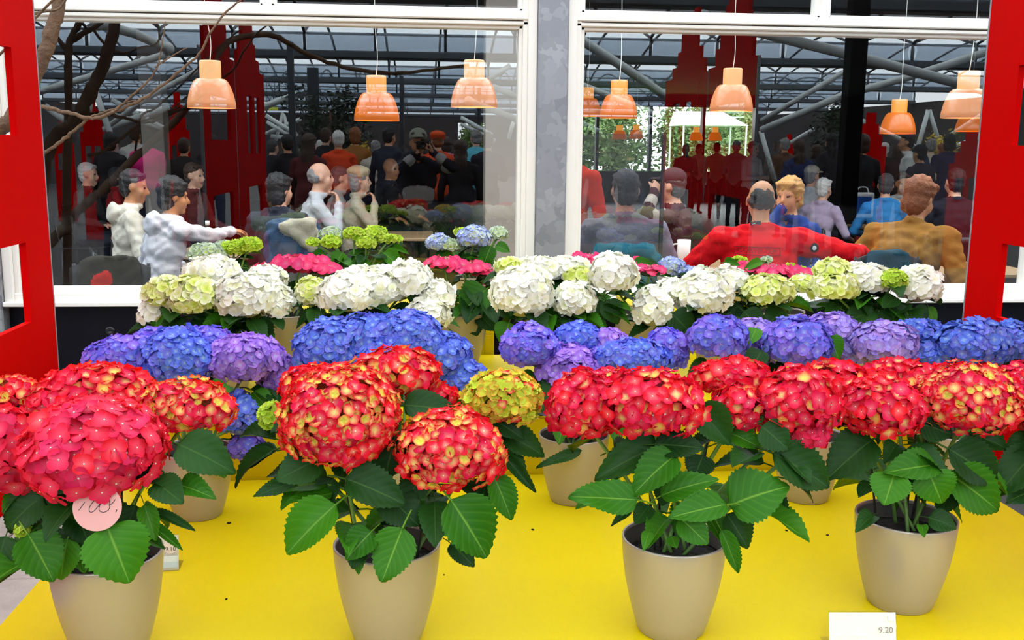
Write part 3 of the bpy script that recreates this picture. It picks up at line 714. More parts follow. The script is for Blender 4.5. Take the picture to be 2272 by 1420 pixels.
tube_thing('white roof tubes meeting in a fork at the left of the window', [([(60, 212, 13), (200, 170, 12.8), (365, 122, 12.4)], .042), ([(205, 182, 15), (196, 262, 15)], .04), ([(205, 182, 15), (228, 250, 15), (262, 345, 15)], .042), ([(232, 286, 16), (330, 215, 15), (448, 152, 14)], .04), ([(234, 286, 17), (310, 258, 17), (375, 238, 17)], .05), ([(248, 222, 18), (365, 286, 18)], .045), ([(100, 235, 17), (160, 280, 17)], .05), ([(255, 255, 18), (362, 284, 18)], .04)])
tube_thing('dark grey roof tube at the top left of the window', [([(215, 52, 11), (300, 75, 11.3), (372, 108, 11.8)], .05)])
tube_thing('cluster of thin white roof tubes between the two lamps', [([(588, 236, 20), (650, 212, 19)], .06), ([(590, 256, 24), (660, 300, 24)], .05), ([(592, 296, 26), (665, 265, 25)], .05), ([(628, 250, 26), (612, 312, 26)], .045), ([(628, 250, 26), (645, 312, 26)], .045), ([(592, 270, 24), (640, 300, 24)], .045), ([(600, 302, 26), (655, 308, 26)], .05)])
tube_thing('thin white roof tubes beside the grey column', [([(1040, 224, 17), (1150, 266, 17)], .055), ([(1092, 192, 16), (1160, 220, 16)], .05), ([(1022, 260, 24), (1092, 300, 24)], .05), ([(1022, 275, 26), (1100, 312, 26)], .045), ([(1086, 176, 15), (1132, 145, 15)], .04), ([(1142, 262, 22), (1128, 308, 22)], .045)])
m = MB(); m.bbox((-.045, -.045, 0), (.045, .045, 3.04), .004); postm = m.mesh('steel_post'); postm.materials.append(M_darksteel)
for i, (x, Yi, lab) in enumerate(((652, 15.0, 'thin dark steel post left of the hall tree'), (700, 20.0, 'dark steel post right beside the hall tree'), (893, 22.0, 'dark steel post behind the photographer'), (1062, 26.0, 'slim dark steel post by the hall doorway'))):
    p = mir(x, 400, Yi); o = obj('steel_post', postm, None, None, (p[0], p[1], 0)); tag(o, lab, 'post', 'steel posts in the hall'); o.scale = (1 if i != 1 else 2.4, 1, 1)
q = mir(602, 241, 21); m = MB(); m.bbox((-.13, -.02, -.03), (.13, .02, .03), .004); e = tag(m.build('exit_sign', pmat('exit_green', (.45, .5, .05), .5, emit=(.5, .55, .05), estr=.8), None, False, tuple(q)), 'small yellow green exit sign hanging in the hall', 'sign')
m = MB(); m.tube([(-.08, 0, .03), (-.08, 0, 3.1-q[2])], .006, 6); m.tube([(.08, 0, .03), (.08, 0, 3.1-q[2])], .006, 6); m.build('hanger', M_darksteel, e)
# smaller red gable houses further off in the hall
def far_gable(px0, px1, pytop, Yi, label, nwin=2):
    a, b = mir(px0, 300, Yi), mir(px1, 300, Yi); x0, x1 = sorted((a[0], b[0])); w = x1-x0; zt = mir((px0+px1)/2, pytop, Yi)[2]; H = zt
    out = [(x0, 0), (x1, 0), (x1, H*.76), (x1-w*.14, H*.76), (x1-w*.14, H*.84), (x1-w*.26, H*.84), (x1-w*.26, H*.92), (x1-w*.36, H*.92), (x1-w*.36, H), (x0+w*.36, H), (x0+w*.36, H*.92), (x0+w*.26, H*.92), (x0+w*.26, H*.84), (x0+w*.14, H*.84), (x0+w*.14, H*.76), (x0, H*.76)]
    hol = [(x0+w*(.16+.36*i), x0+w*(.40+.36*i), H*.50, H*.66) for i in range(nwin)]
    m = holed_panel(out, hol, -.012, .012); c = (x0+x1)/2; m.v = [(p[1]-c, p[0], p[2]) for p in m.v]
    o = m.build('gable_screen', M_red, None, False, (c, a[1], 0)); fix_normals(o.data); tag(o, label, 'screen', 'distant red gable screens in the hall')
far_gable(1892, 1968, 250, 15.5, 'red stepped gable screen right of the black cafe column')
far_gable(1735, 1768, 298, 24, 'small red gable screen in the distance left of the black column', 1)
far_gable(2112, 2200, 288, 13, 'dark red gable screen at the right edge beside the red screen')
far_gable(178, 236, 215, 17, 'red gable screen behind the forked white tubes')
far_gable(372, 420, 205, 16, 'narrow red gable screen left of the first lamp')
far_gable(118, 162, 262, 21, 'low red gable screen at the far left')
# foliage: one trunk and one crown of real leaves for each tree
M_fol = {k: pmat('foliage_'+k, c, .6, noise=(3, .9, c2)) for k, c, c2 in (('dark', (.008, .022, .010), (.014, .04, .012)), ('mid', (.07, .14, .03), (.12, .20, .05)), ('pale', (.17, .25, .08), (.10, .17, .05)), ('gold', (.70, .52, .03), (.55, .42, .04)))}
def leafy(name, base, h, rx, rz, n, size, mat, label, group, seed, pot=False, clear=.35):
    rr = random.Random(seed); e = empty(name, base, label, 'tree' if h > 1.6 else 'shrub', group); z0 = h-rz
    m = MB(); m.tube([(0, 0, 0), (rr.uniform(-.1, .1), 0, z0*.6), (0, 0, z0+rz*.3)], [.06*h/3, .05*h/3, .02*h/3], 7); m.build('trunk', M_wood, e, True)
    if pot:
        q = MB(); q.lathe([(.16, 0), (.2, .3), (.21, .34), (.19, .34), (.18, .28)], 18, cap0=True); q.build('tub', M_darksteel, e, True)
    c = MB()
    blobs = [(rr.gauss(0, .45)*rx, rr.gauss(0, .45)*rx, z0+rr.uniform(-.7, .7)*rz) for _ in range(14)]
    for i in range(n):
        bx, by, bz = blobs[i % 14]; p = np.array([bx+rr.gauss(0, .22)*rx, by+rr.gauss(0, .22)*rx, bz+rr.gauss(0, .22)*rz]); a = np.array([rr.gauss(0, 1), rr.gauss(0, 1), rr.gauss(0, .6)]); a /= np.linalg.norm(a); b = np.cross(a, [rr.gauss(0, 1), rr.gauss(0, 1), rr.gauss(0, 1)]); b /= np.linalg.norm(b)+1e-6
        s = size*rr.uniform(.6, 1.3); c.add([p-a*s, p-b*s*.45, p+a*s, p+b*s*.45], [(0, 1, 2, 3)])
    c.build('crown', mat, e)
    return e
p = mir(735, 300, 19); leafy('tree', (p[0], p[1], 0), 2.75, .62, .75, 2200, .05, M_fol['dark'], 'dark leafy potted tree in the hall between two lamps', 'trees in the hall', 3, pot=True)
p = mir(765, 340, 24); leafy('shrub', (p[0], p[1], 0), 1.9, .4, .45, 900, .05, M_fol['dark'], 'round dark shrub in the hall right of the tree', 'trees in the hall', 4, pot=True)
p = mir(1845, 270, 20); leafy('tree', (p[0], p[1], 0), 2.5, .35, .6, 900, .05, M_fol['dark'], 'dark thin leafy tree left of the black column', 'trees in the hall', 5, pot=True)
p = mir(2088, 320, 19.8); leafy('shrub', (p[0], p[1], 0), 2.0, .34, .5, 900, .045, M_fol['gold'], 'shrub with golden yellow leaves at the right', 'trees in the hall', 6, pot=True)
p = mir(800, 330, 17); leafy('shrub', (p[0], p[1], 0), 1.7, .2, .3, 500, .04, M_fol['gold'], 'small golden shrub in the hall crowd', 'trees in the hall', 7, pot=True)
gm = (gx0+gx1)/2/(2*GL-RY)
for i, (z, r) in enumerate(((2.8, .7), (3.4, .9))): leafy('tree', (gm*(2*GL-RY+4.4+4*i)+(-.12, .3)[i], RY-4.4-4*i, 0), z, r, 1.3, 2600, .10, M_fol['pale'], 'pale green tree outside the hall doorway, %s' % ('taller' if i == 0 else 'shorter'), 'trees outside the hall', 20+i)
GT = ((2.2, 36.5, 3.6, .78), (4.6, 36.5, 3.2, .78), (7.0, 36.5, 3.8, .78), (9.4, 36.5, 3.6, .78), (11.8, 36.5, 3.4, .78), (14.2, 36.5, 3.8, .78), (2.0, 44, 5.2, 1.9), (8.0, 44, 5.4, 1.9), (14.0, 44, 5.2, 1.9))
GN = ('first', 'second', 'third', 'fourth', 'fifth', 'sixth', 'tall far left', 'tall far middle', 'tall far right')
for i, (x, y, h, r) in enumerate(GT): leafy('garden_tree', (x, y, -.02), h, r, h*.45, 4200 if i < 6 else 9000, .10 if i < 6 else .14, M_fol['mid' if i % 2 else 'pale'], '%s green garden tree seen through the far cafe windows' % GN[i], 'garden trees behind the cafe', 40+i)
# white marquee roof in the garden
a, b = atY(1515, 262, 31.5), atY(1662, 262, 31.5); zt, zb = atY(1560, 246, 31.5)[2], atY(1560, 278, 31.5)[2]
e = empty('garden_tent', (float((a[0]+b[0])/2), 32.4, 0), 'white tent roof in the garden beyond the far windows', 'tent'); w = (b[0]-a[0])/2
m = MB(); m.add([(-w, -.9, zb), (w, -.9, zb), (w*.35, -.3, zt), (-w, -.3, zt), (-w, .9, zb), (w, .9, zb), (w*.35, .3, zt), (-w, .3, zt)], [(0, 1, 2, 3), (5, 4, 7, 6), (3, 2, 6, 7), (1, 5, 6, 2), (4, 0, 3, 7)]); m.build('roof', M_paper, e)
for sx in (-1, 1):
    for sy in (-1, 1): m = MB(); m.tube([(sx*w*.95, sy*.86, 0), (sx*w*.95, sy*.86, zb)], .03, 8); m.build('pole', M_tube, e)

# ================================================================== cafe furniture and lamps
def lamp_parts(d):
    R_ = d/2
    neck = MB(); neck.lathe([(.02, R_*1.96), (R_*.42, R_*1.95), (R_*.44, R_*1.9), (R_*.44, R_*1.22)], 28)
    bell = MB(); bell.lathe([(R_*.44, R_*1.22), (R_*.58, R_*1.20), (R_*.70, R_*1.10), (R_*.82, R_*.86), (R_*.92, R_*.56), (R_*.985, R_*.24), (R_, 0), (R_*.97, 0), (R_*.95, R_*.24), (R_*.80, R_*.84), (R_*.5, R_*1.16)], 28)
    return neck.mesh('neck', True), bell.mesh('bell', True)
def emis(name, col, s): return pmat(name, tuple(.45*c for c in col), .3, emit=col, estr=s, coat=.2)
M_neckw, M_bellw = emis('opal_neck', (1, .56, .24), .58), emis('opal_bell', (1, .40, .17), .42)
M_necko, M_bello = emis('amber_neck', (1, .40, .06), .60), emis('amber_bell', (1, .22, .012), .36)
LAMPS = [(470, 240, 105, 'w', 'pale orange pendant lamp above the two white jackets'), (836, 268, 100, 'o', 'deep orange pendant lamp near the middle of the left window'), (1052, 238, 104, 'w', 'pale orange pendant lamp left of the window post'),
 (1372, 262, 84, 'o', 'orange pendant lamp behind the tubes right of the window post'), (1622, 247, 95, 'w', 'pale orange pendant lamp above the red jacket'), (1991, 297, 76, 'o', 'deep orange pendant lamp right of the black column'), (2142, 262, 104, 'w', 'pale orange pendant lamp beside the right red screen'),
 (1302, 258, 64, 'o', 'orange pendant lamp close to the window post'), (1374, 309, 32, 'o', 'tiny distant pendant lamp, left of the left pair'), (1411, 308, 32, 'o', 'tiny distant pendant lamp, right of the left pair'), (1544, 312, 30, 'o', 'tiny distant pendant lamp below the tent, left one'), (1586, 312, 30, 'o', 'tiny distant pendant lamp below the tent, right one'), (2150, 292, 60, 'o', 'orange pendant lamp half hidden by the right red screen')]
for (px, py, wpx, kd, lab) in LAMPS:
    d = .31; Yd = F*d/wpx; 
    for _ in range(4): c = atY(px, py, Yd); Yd *= (d/wpx*F)/depth(c)
    c = atY(px, py, Yd); e = empty('pendant_lamp', tuple(c), lab, 'lamp', 'pendant lamps in the cafe')
    n_, b_ = lamp_parts(d); obj('neck', n_, M_neckw if kd == 'w' else M_necko, e); obj('bell', b_, M_bellw if kd == 'w' else M_bello, e)
    top = (3.1 if Yd > 8.6 else 2.98)-c[2]; m = MB(); rr = random.Random(int(px)); m.tube(smooth_path([(0, 0, d*.97), (.01, 0, d*1.4), (rr.uniform(-.02, .02), 0, d*2.2), (0, 0, top)], 5), .0028, 6); m.build('cable', M_white, e)
    if Yd < 12:
        L = bpy.data.lights.new('bulb', 'POINT'); L.energy = 9; L.color = (1, .72, .42); L.shadow_soft_size = .05; lo = bpy.data.objects.new('bulb', L); COL.objects.link(lo); lo.parent = e; lo.location = (0, 0, .06)
# columns
p = mir(1880, 400, 9.0); m = MB(); m.bbox((-.078, -.078, 0), (.078, .078, 3.04), .006); tag(m.build('column', pmat('black_column', (.002, .002, .005), .6, spec=.1), None, False, (p[0], p[1], 0)), 'black steel column mirrored in the right window', 'column')
p = atY(1110, 400, 9.2); m = MB(); m.bbox((-.15, -.15, 0), (.15, .15, 3.1), .006); tag(m.build('column', M_greyp, None, False, (p[0], p[1], 0)), 'beige grey column left of the window post', 'column')
p = atY(350, 400, 12.5); m = MB(); m.bbox((-.13, -.13, 0), (.13, .13, 3.1), .006); tag(m.build('column', M_greyp, None, False, (p[0], p[1], 0)), 'beige column behind the two white jackets', 'column')
a, b = atY(1282, 296, 5.75), atY(1474, 296, 5.75); e = empty('draught_screen', (float((a[0]+b[0])/2), 5.75, 0), 'smoked glass draught screen with a dark edge right of the window post', 'screen'); w = float(b[0]-a[0])/2
m = MB(); m.add([(-w, 0, .12), (w, 0, .12), (w, 0, a[2]), (-w, 0, a[2])], [(0, 1, 2, 3)]); m.build('sheet', M_screen, e)
for x in (-w, w): m = MB(); m.box((x-.010, -.012, 0), (x+.010, .012, a[2])); m.build('upright', M_darksteel, e)
# tables and chairs
def table(x, y, lab, w=.75, z=.75):
    e = empty('cafe_table', (x, y, 0), lab, 'table', 'cafe tables'); m = MB(); m.bbox((-w/2, -w/2, z-.03), (w/2, w/2, z), .006); m.build('table_top', M_table, e)
    m = MB(); m.tube([(0, 0, .02), (0, 0, z-.03)], .03, 10); m.build('column', M_darksteel, e, True); m = MB(); m.lathe([(.24, 0), (.24, .012), (.05, .03)], 20, cap0=True); m.build('base', M_darksteel, e, True)
    return e
def chair_meshes():
    out = {}
    m = MB(); m.bbox((-.21, -.21, .425), (.21, .21, .45), .008); out['seat'] = m.mesh('seat')
    m = MB(); N = 8; v = []
    for j, z in enumerate((.56, .64, .74, .80)):
        for i in range(N+1):
            t = i/N*2-1; top = 0 if j < 3 else -.035*t*t; v.append((t*.205, -.235+.035*t*t-.03*j/3, z+top)); 
    o = len(v); v += [(x, y-.014, z) for x, y, z in v]
    f = []
    for j in range(3):
        for i in range(N): a = j*(N+1)+i; f += [(a, a+1, a+N+2, a+N+1), (o+a, o+a+N+1, o+a+N+2, o+a+1)]
    edge = [i for i in range(N+1)]+[j*(N+1)+N for j in (1, 2, 3)]+[3*(N+1)+i for i in range(N-1, -1, -1)]+[j*(N+1) for j in (2, 1)]
    for i in range(len(edge)): a, b = edge[i], edge[(i+1) % len(edge)]; f.append((b, a, o+a, o+b))
    m.add(v, f); out['backrest'] = fix_normals(m.mesh('backrest', True))
    for k, (x, y) in enumerate(((-.19, .19), (.19, .19), (-.19, -.19), (.19, -.19))):
        m = MB(); m.tube([(x*1.08, y*1.08, 0), (x, y, .43)], .011, 8); out['leg%d' % k] = m.mesh('leg', True)
    for k, x in enumerate((-.19, .19)):
        m = MB(); m.tube([(x, -.19, .43), (x, -.225, .56), (x*1.0, -.255, .78)], .010, 8); out['up%d' % k] = m.mesh('back_post', True)
    return out
CH = {c: chair_meshes() for c in ('black', 'teal')}
for c, mt in (('black', M_black), ('teal', pmat('teal_seat', (.010, .10, .15), .6))):
    for k, me in CH[c].items(): me.materials.append(mt if k in ('seat', 'backrest') else M_darksteel)
def chair(x, y, heading, label, c='black'):
    e = empty('cafe_chair', (x, y, 0), label, 'chair', 'cafe chairs', rz=-math.radians(heading))
    for k, me in CH[c].items(): obj(me.name.split('.')[0], me, None, e)
    return e

# ================================================================== people
def nv(a): a = np.array(a, float); return a/(np.linalg.norm(a)+1e-9)
def cap_mesh(mb, a, b, ra, rb, n=10):
    a = np.array(a, float); b = np.array(b, float); t = nv(b-a) if np.linalg.norm(b-a) > 1e-6 else np.array([0, 0, 1.0])
    pts = []; rs = []
    for k in range(4): an = math.pi/2*(1-k/3.0); pts.append(a-t*ra*math.sin(an)); rs.append(max(ra*math.cos(an), 1e-4))
    for k in range(4): an = math.pi/2*(k/3.0); pts.append(b+t*rb*math.sin(an)); rs.append(max(rb*math.cos(an), 1e-4))
    up = np.cross(t, [0, 0, 1.0]) if abs(t[2]) < .9 else np.cross(t, [1.0, 0, 0]); up = nv(up); w = np.cross(t, up); v = []; f = []
    for p, r in zip(pts, rs): v += [p+r*(math.cos(2*math.pi*i/n)*up+math.sin(2*math.pi*i/n)*w) for i in range(n)]
    for j in range(7):
        for i in range(n): f.append((j*n+i, j*n+(i+1) % n, (j+1)*n+(i+1) % n, (j+1)*n+i))
    f.append(tuple(range(n-1, -1, -1))); f.append(tuple(7*n+i for i in range(n))); mb.add(v, f)
SKIN, TOP, BOT, SHOE, DARK, LIP, TRIM = range(7)
def union(prims, voxel, sm=3, wr=.0):
    """one continuous skin round all the primitives; returns mesh with a material index for each face"""
    mb = MB()
    for p in prims:
        if p[0] == 'c': cap_mesh(mb, *p[1:5])
        else: mb.ellip(p[1], p[2], 14, 10, rot=p[3])
    me = fix_normals(mb.mesh('tmp')) if False else mb.mesh('tmp'); o = bpy.data.objects.new('tmp', me); COL.objects.link(o)
    m = o.modifiers.new('r', 'REMESH'); m.mode = 'VOXEL'; m.voxel_size = voxel; m.use_smooth_shade = True
    s = o.modifiers.new('s', 'SMOOTH'); s.factor = .5; s.iterations = sm
    out = bpy.data.meshes.new_from_object(o.evaluated_get(bpy.context.evaluated_depsgraph_get())); bpy.data.objects.remove(o); bpy.data.meshes.remove(me)
    n = len(out.polygons); C = np.empty(n*3); out.polygons.foreach_get('center', C); C = C.reshape(-1, 3)
    best = np.full(n, 1e9); lab = np.zeros(n, int)
    for p in prims:
        if p[0] == 'c':
            a, b = np.array(p[1]), np.array(p[2]); ab = b-a; t = np.clip(((C-a) @ ab)/(ab @ ab+1e-12), 0, 1); d = np.linalg.norm(C-(a+t[:, None]*ab), axis=1)-(p[3]+(p[4]-p[3])*t); L = p[5]
        else:
            q = C-np.array(p[1]); q = q @ p[3] if p[3] is not None else q; r = np.array(p[2]); k = np.linalg.norm(q/r, axis=1); d = (k-1)*np.linalg.norm(q, axis=1)/(k+1e-9); L = p[4]
        if L in (DARK, LIP): d = d-.003
        w = d < best; best[w] = d[w]; lab[w] = L
    out.polygons.foreach_set('material_index', lab.astype(np.int32)); out.polygons.foreach_set('use_smooth', [True]*n)
    if wr:   # folds in the cloth
        N = len(out.vertices); P = np.empty(N*3); out.vertices.foreach_get('co', P); P = P.reshape(-1, 3); nr = np.empty(N*3); out.vertices.foreach_get('normal', nr); nr = nr.reshape(-1, 3)
        vl = np.zeros(N)
        for pi, pg in enumerate(out.polygons):
            if lab[pi] in (TOP, BOT, TRIM): vl[list(pg.vertices)] = 1
        h = np.sin(P[:, 0]*38+P[:, 2]*55+2.2*np.sin(P[:, 1]*31+P[:, 2]*12))+.7*np.sin(P[:, 2]*83-P[:, 0]*47+1.7*np.sin(P[:, 0]*25))+.6*np.sin(P[:, 1]*67+P[:, 2]*29)
        P += nr*(h*vl*wr)[:, None]; out.vertices.foreach_set('co', P.ravel()); out.update()
    return out
def ik(S, W, pole, l1=.285, l2=.255):
    S = np.array(S); W = np.array(W); d = W-S; D = np.linalg.norm(d); mx = (l1+l2)*.985
    if D > mx: W = S+d/D*mx; D = mx; d = W-S
    a = (l1*l1-l2*l2+D*D)/(2*D); h = math.sqrt(max(l1*l1-a*a, 0)); u = d/D; p = np.array(pole, float); p = p-u*(p@u); return S+u*a+nv(p)*h, W
def hand(pr, w, d, n, side, curl):
    d = nv(d); n = np.array(n, float); n = nv(n-d*(n@d)); x = np.cross(d, n)*side
    R3 = np.array([x, d, n]).T
    pr.append(('e', w+d*.045, (.040, .052, .017), R3, SKIN)); pr.append(('c', w-d*.03, w+d*.02, .026, .026, SKIN))
    for k, (off, L) in enumerate(((-.029, .066), (-.010, .076), (.010, .070), (.028, .055))):
        p0 = w+d*.085+x*off; a1 = curl*.6; d1 = nv(d*math.cos(a1)+n*math.sin(a1)+x*off*1.5); p1 = p0+d1*L*.55; a2 = curl*1.5; d2 = nv(d*math.cos(a2)+n*math.sin(a2)); p2 = p1+d2*L*.5
        pr.append(('c', p0, p1, .0098, .009, SKIN)); pr.append(('c', p1, p2, .009, .0075, SKIN))
    t0 = w+d*.02-x*.034; t1 = t0+nv(d*.7-x*.6+n*.3)*.04; t2 = t1+nv(d*.9-x*.1+n*.4)*.03
    pr.append(('c', t0, t1, .013, .011, SKIN)); pr.append(('c', t1, t2, .011, .009, SKIN))
def rot(yaw, pitch, roll=0):
    y, p, r = -math.radians(yaw), -math.radians(pitch), math.radians(roll)
    return np.array(Matrix.Rotation(y, 3, 'Z') @ Matrix.Rotation(p, 3, 'X') @ Matrix.Rotation(r, 3, 'Y'))
DEF = dict(mode='sit', lean=4, hy=0, hp=0, hr=0, R=None, L=None, bulk=1.0, hood=False, collar=True, coat=False, curl=.5, twist=0)
def pose_prims(pz):
    q = dict(DEF); q.update(pz); pr = []; B = q['bulk']; sit = q['mode'] == 'sit'
    pel = np.array([0, 0,   .568 if sit else .95]); th = math.radians(q['lean']); up = np.array([0, math.sin(th), math.cos(th)]); rt = np.array([1.0, 0, 0]); fw = np.cross(up, rt)
    tw = math.radians(q['twist']); rt = np.array([math.cos(tw), math.sin(tw), 0]); fw = np.cross(up, rt)
    ch = pel+up*.30; nk = pel+up*.51; hd = nk+up*.06+np.array([0, .035*math.cos(th), .098]); Rb = np.array([rt, fw, up]).T
    pr += [('e', pel+up*.02, (.165*B, .125*B, .13), Rb, TOP), ('e', pel+up*.16, (.150*B, .115*B, .15), Rb, TOP), ('e', ch, (.175*B, .125*B, .17), Rb, TOP), ('e', ch+up*.10, (.185*B, .105*B, .085), Rb, TOP)]
    sh = {s: nk-up*.075+rt*s*.175*B for s in (1, -1)}
    pr += [('c', sh[-1], sh[1], .066*B, .066*B, TOP), ('c', nk-up*.03-rt*.09, nk-up*.03+rt*.09, .055, .055, TOP), ('c', nk-up*.04, hd-np.array([0, .01, .03]), .054, .050, SKIN)]
    if q['collar']:
        for i in range(8):
            a, b = 2*math.pi*i/8, 2*math.pi*(i+1)/8; f = lambda t: nk+up*.012+rt*.066*math.cos(t)+fw*(.062*math.sin(t)+.01); pr.append(('c', f(a), f(b), .019, .019, TOP))
    if q['hood']:
        for i in range(9):
            a, b = math.pi+math.pi*i/9, math.pi+math.pi*(i+1)/9; f = lambda t: nk+up*(-.005+.03*math.sin(t))+rt*.105*math.cos(t)+fw*(.115*math.sin(t)+.02); pr.append(('c', f(a), f(b), .042, .042, TOP))
        pr.append(('e', nk-up*.05-fw*.12, (.10, .045, .09), Rb, TOP))
    # head
    H = rot(q['hy'], q['hp'], q['hr']); h = lambda x, y, z: hd+H @ np.array([x, y, z])
    pr += [('e', h(0, -.012, .028), (.076, .094, .094), H, SKIN), ('e', h(0, .022, -.045), (.058, .068, .076), H, SKIN), ('c', h(0, .085, .002), h(0, .104, -.034), .010, .015, SKIN), ('c', h(0, .058, -.098), h(0, .066, -.100), .026, .022, SKIN), ('c', h(-.035, .072, .026), h(.035, .072, .026), .014, .014, SKIN)]
    for s in (-1, 1):
        pr += [('e', h(s*.078, -.008, -.008), (.010, .020, .032), H, SKIN), ('c', h(s*.030, .082, .004), h(s*.031, .083, .004), .004, .004, DARK), ('c', h(s*.040, .052, -.030), h(s*.04, .05, -.05), .028, .026, SKIN)]
    pr.append(('c', h(-.020, .084, -.068), h(.020, .084, -.068), .008, .008, LIP))
    # arms
    for s, key in ((1, 'R'), (-1, 'L')):
        A = q[key]
        if A is None: A = dict(w=np.array([s*.20, .30, .70]) if sit else np.array([s*.27, .05, .82]), pole=(s*.6, -.6, -.5), d=(0, 1, -.2) if sit else (0, .1, -1), n=(0, 0, -1) if sit else (-s, 0, 0))
        el, w = ik(sh[s], A['w'], A['pole']) if 'w' in A else (None, None)
        if A.get('sip'): el = sh[s]+np.array([s*.05, .15, -.21]); w = el+nv(hd+H @ np.array([s*.03, .15, -.09])-el)*.25
        pr += [('c', sh[s], el, .062*B, .050*B, TOP), ('c', el, w-nv(w-el)*.02, .050*B, .037, TOP), ('c', w-nv(w-el)*.035, w-nv(w-el)*.012, .041, .041, TOP)]
        hand(pr, w, A.get('d', w-el), A.get('n', (0, 0, -1)), s, A.get('curl', q['curl']))
        if q.get('band'): m_ = sh[s]*.35+el*.65; pr.append(('c', m_, m_+nv(el-sh[s])*.05, .060*B, .058*B, TRIM)); m_ = el*.5+w*.5; pr.append(('c', m_, m_+nv(w-el)*.03, .052*B, .05*B, TRIM))
    if q.get('vest'): pr.append(('e', ch-up*.12+fw*.03, (.150*B, .115*B, .16), Rb, TRIM))
    # legs
    for s in (1, -1):
        hp_ = pel+np.array([s*.085, 0, -.03])
        kn, an = (np.array([s*.105, .43, .525]), np.array([s*.105, .43, .09])) if sit else (np.array([s*.095, .02, .50]), np.array([s*.10+s*q.get('stride', 0)*.0, -.02+s*q.get('stride', 0)*.14, .085]))
        if not sit: kn = kn+np.array([0, s*q.get('stride', 0)*.10, 0])
        pr += [('c', hp_, kn, .088, .058, BOT), ('c', kn, an, .056, .042, BOT), ('c', an+np.array([0, -.03, -.04]), an+np.array([0, .13, -.05]), .040, .034, SHOE)]
    if q['coat']: pr.append(('c', pel+np.array([0, 0, .05]), pel+np.array([0, 0, -.30 if not sit else -.02]), .165*B, .20*B if not sit else .17, TOP))
    if q.get('pack'): pr += [('e', ch-fw*.19, (.15, .10, .22), Rb, TRIM), ('e', ch-fw*.27-up*.06, (.11, .05, .11), Rb, TRIM)]
    return pr, hd, H
def hair_prims(style, hd, H):
    h = lambda x, y, z: hd+H @ np.array([x, y, z])
    if style == 'short': return [('e', h(0, -.024, .044), (.084, .094, .092), H, 0), ('e', h(0, -.05, -.02), (.074, .058, .07), H, 0), ('c', h(-.05, .052, .085), h(.05, .052, .085), .022, .022, 0)]
    if style == 'thick': return [('e', h(0, -.022, .050), (.096, .106, .102), H, 0), ('e', h(0, -.05, -.03), (.086, .066, .085), H, 0), ('c', h(-.055, .058, .085), h(.055, .058, .085), .026, .026, 0)]
    if style == 'bob': return [('e', h(0, -.024, .046), (.096, .102, .100), H, 0), ('e', h(0, -.045, -.04), (.096, .068, .095), H, 0), ('c', h(-.05, .058, .082), h(.05, .058, .082), .024, .024, 0)]
    if style == 'long': return [('e', h(0, -.024, .046), (.094, .100, .098), H, 0), ('e', h(0, -.05, -.05), (.094, .066, .12), H, 0), ('c', h(-.03, -.085, -.12), h(-.03, -.10, -.28), .06, .045, 0), ('c', h(.03, -.085, -.12), h(.03, -.10, -.28), .06, .045, 0)]
    if style == 'ring': return [('e', h(0, -.030, -.004), (.083, .084, .050), H, 0), ('e', h(0, -.060, .030), (.070, .056, .055), H, 0)]
    if style == 'bun': return [('e', h(0, -.024, .044), (.086, .095, .093), H, 0), ('e', h(0, -.045, -.02), (.076, .062, .07), H, 0), ('e', h(0, -.125, .05), (.045, .04, .045), H, 0)]
    return []
def hat_prims(style, hd, H):
    h = lambda x, y, z: hd+H @ np.array([x, y, z])
    if style == 'cap': return [('e', h(0, -.015, .070), (.090, .106, .078), H, 0), ('e', h(0, .115, .058), (.070, .065, .012), H, 0)]
    if style == 'beret': return [('e', h(0, -.015, .082), (.108, .118, .058), H, 0), ('c', h(-.075, -.01, .045), h(.075, -.01, .045), .032, .032, 0), ('e', h(0, -.015, .045), (.092, .108, .028), H, 0)]
    return []
HAIRC = {k: pmat('hair_'+k, c, .6, bump=(90, .5)) for k, c in (('black', (.006, .005, .006)), ('brown', (.035, .016, .008)), ('grey', (.22, .21, .21)), ('white', (.60, .58, .56)), ('blonde', (.50, .26, .07)), ('auburn', (.22, .06, .012)), ('darkgrey', (.05, .05, .055)))}
SKINS = {k: pmat('skin_'+k, c, .55) for k, c in (('fair', (.62, .34, .23)), ('tan', (.50, .22, .10)), ('warm', (.56, .25, .12)))}
M_eye = pmat('eye_brow', (.02, .012, .01), .4); M_lip = pmat('lip', (.42, .13, .11), .5); M_shoe = pmat('shoe', (.015, .013, .013), .5)
_cache = {}
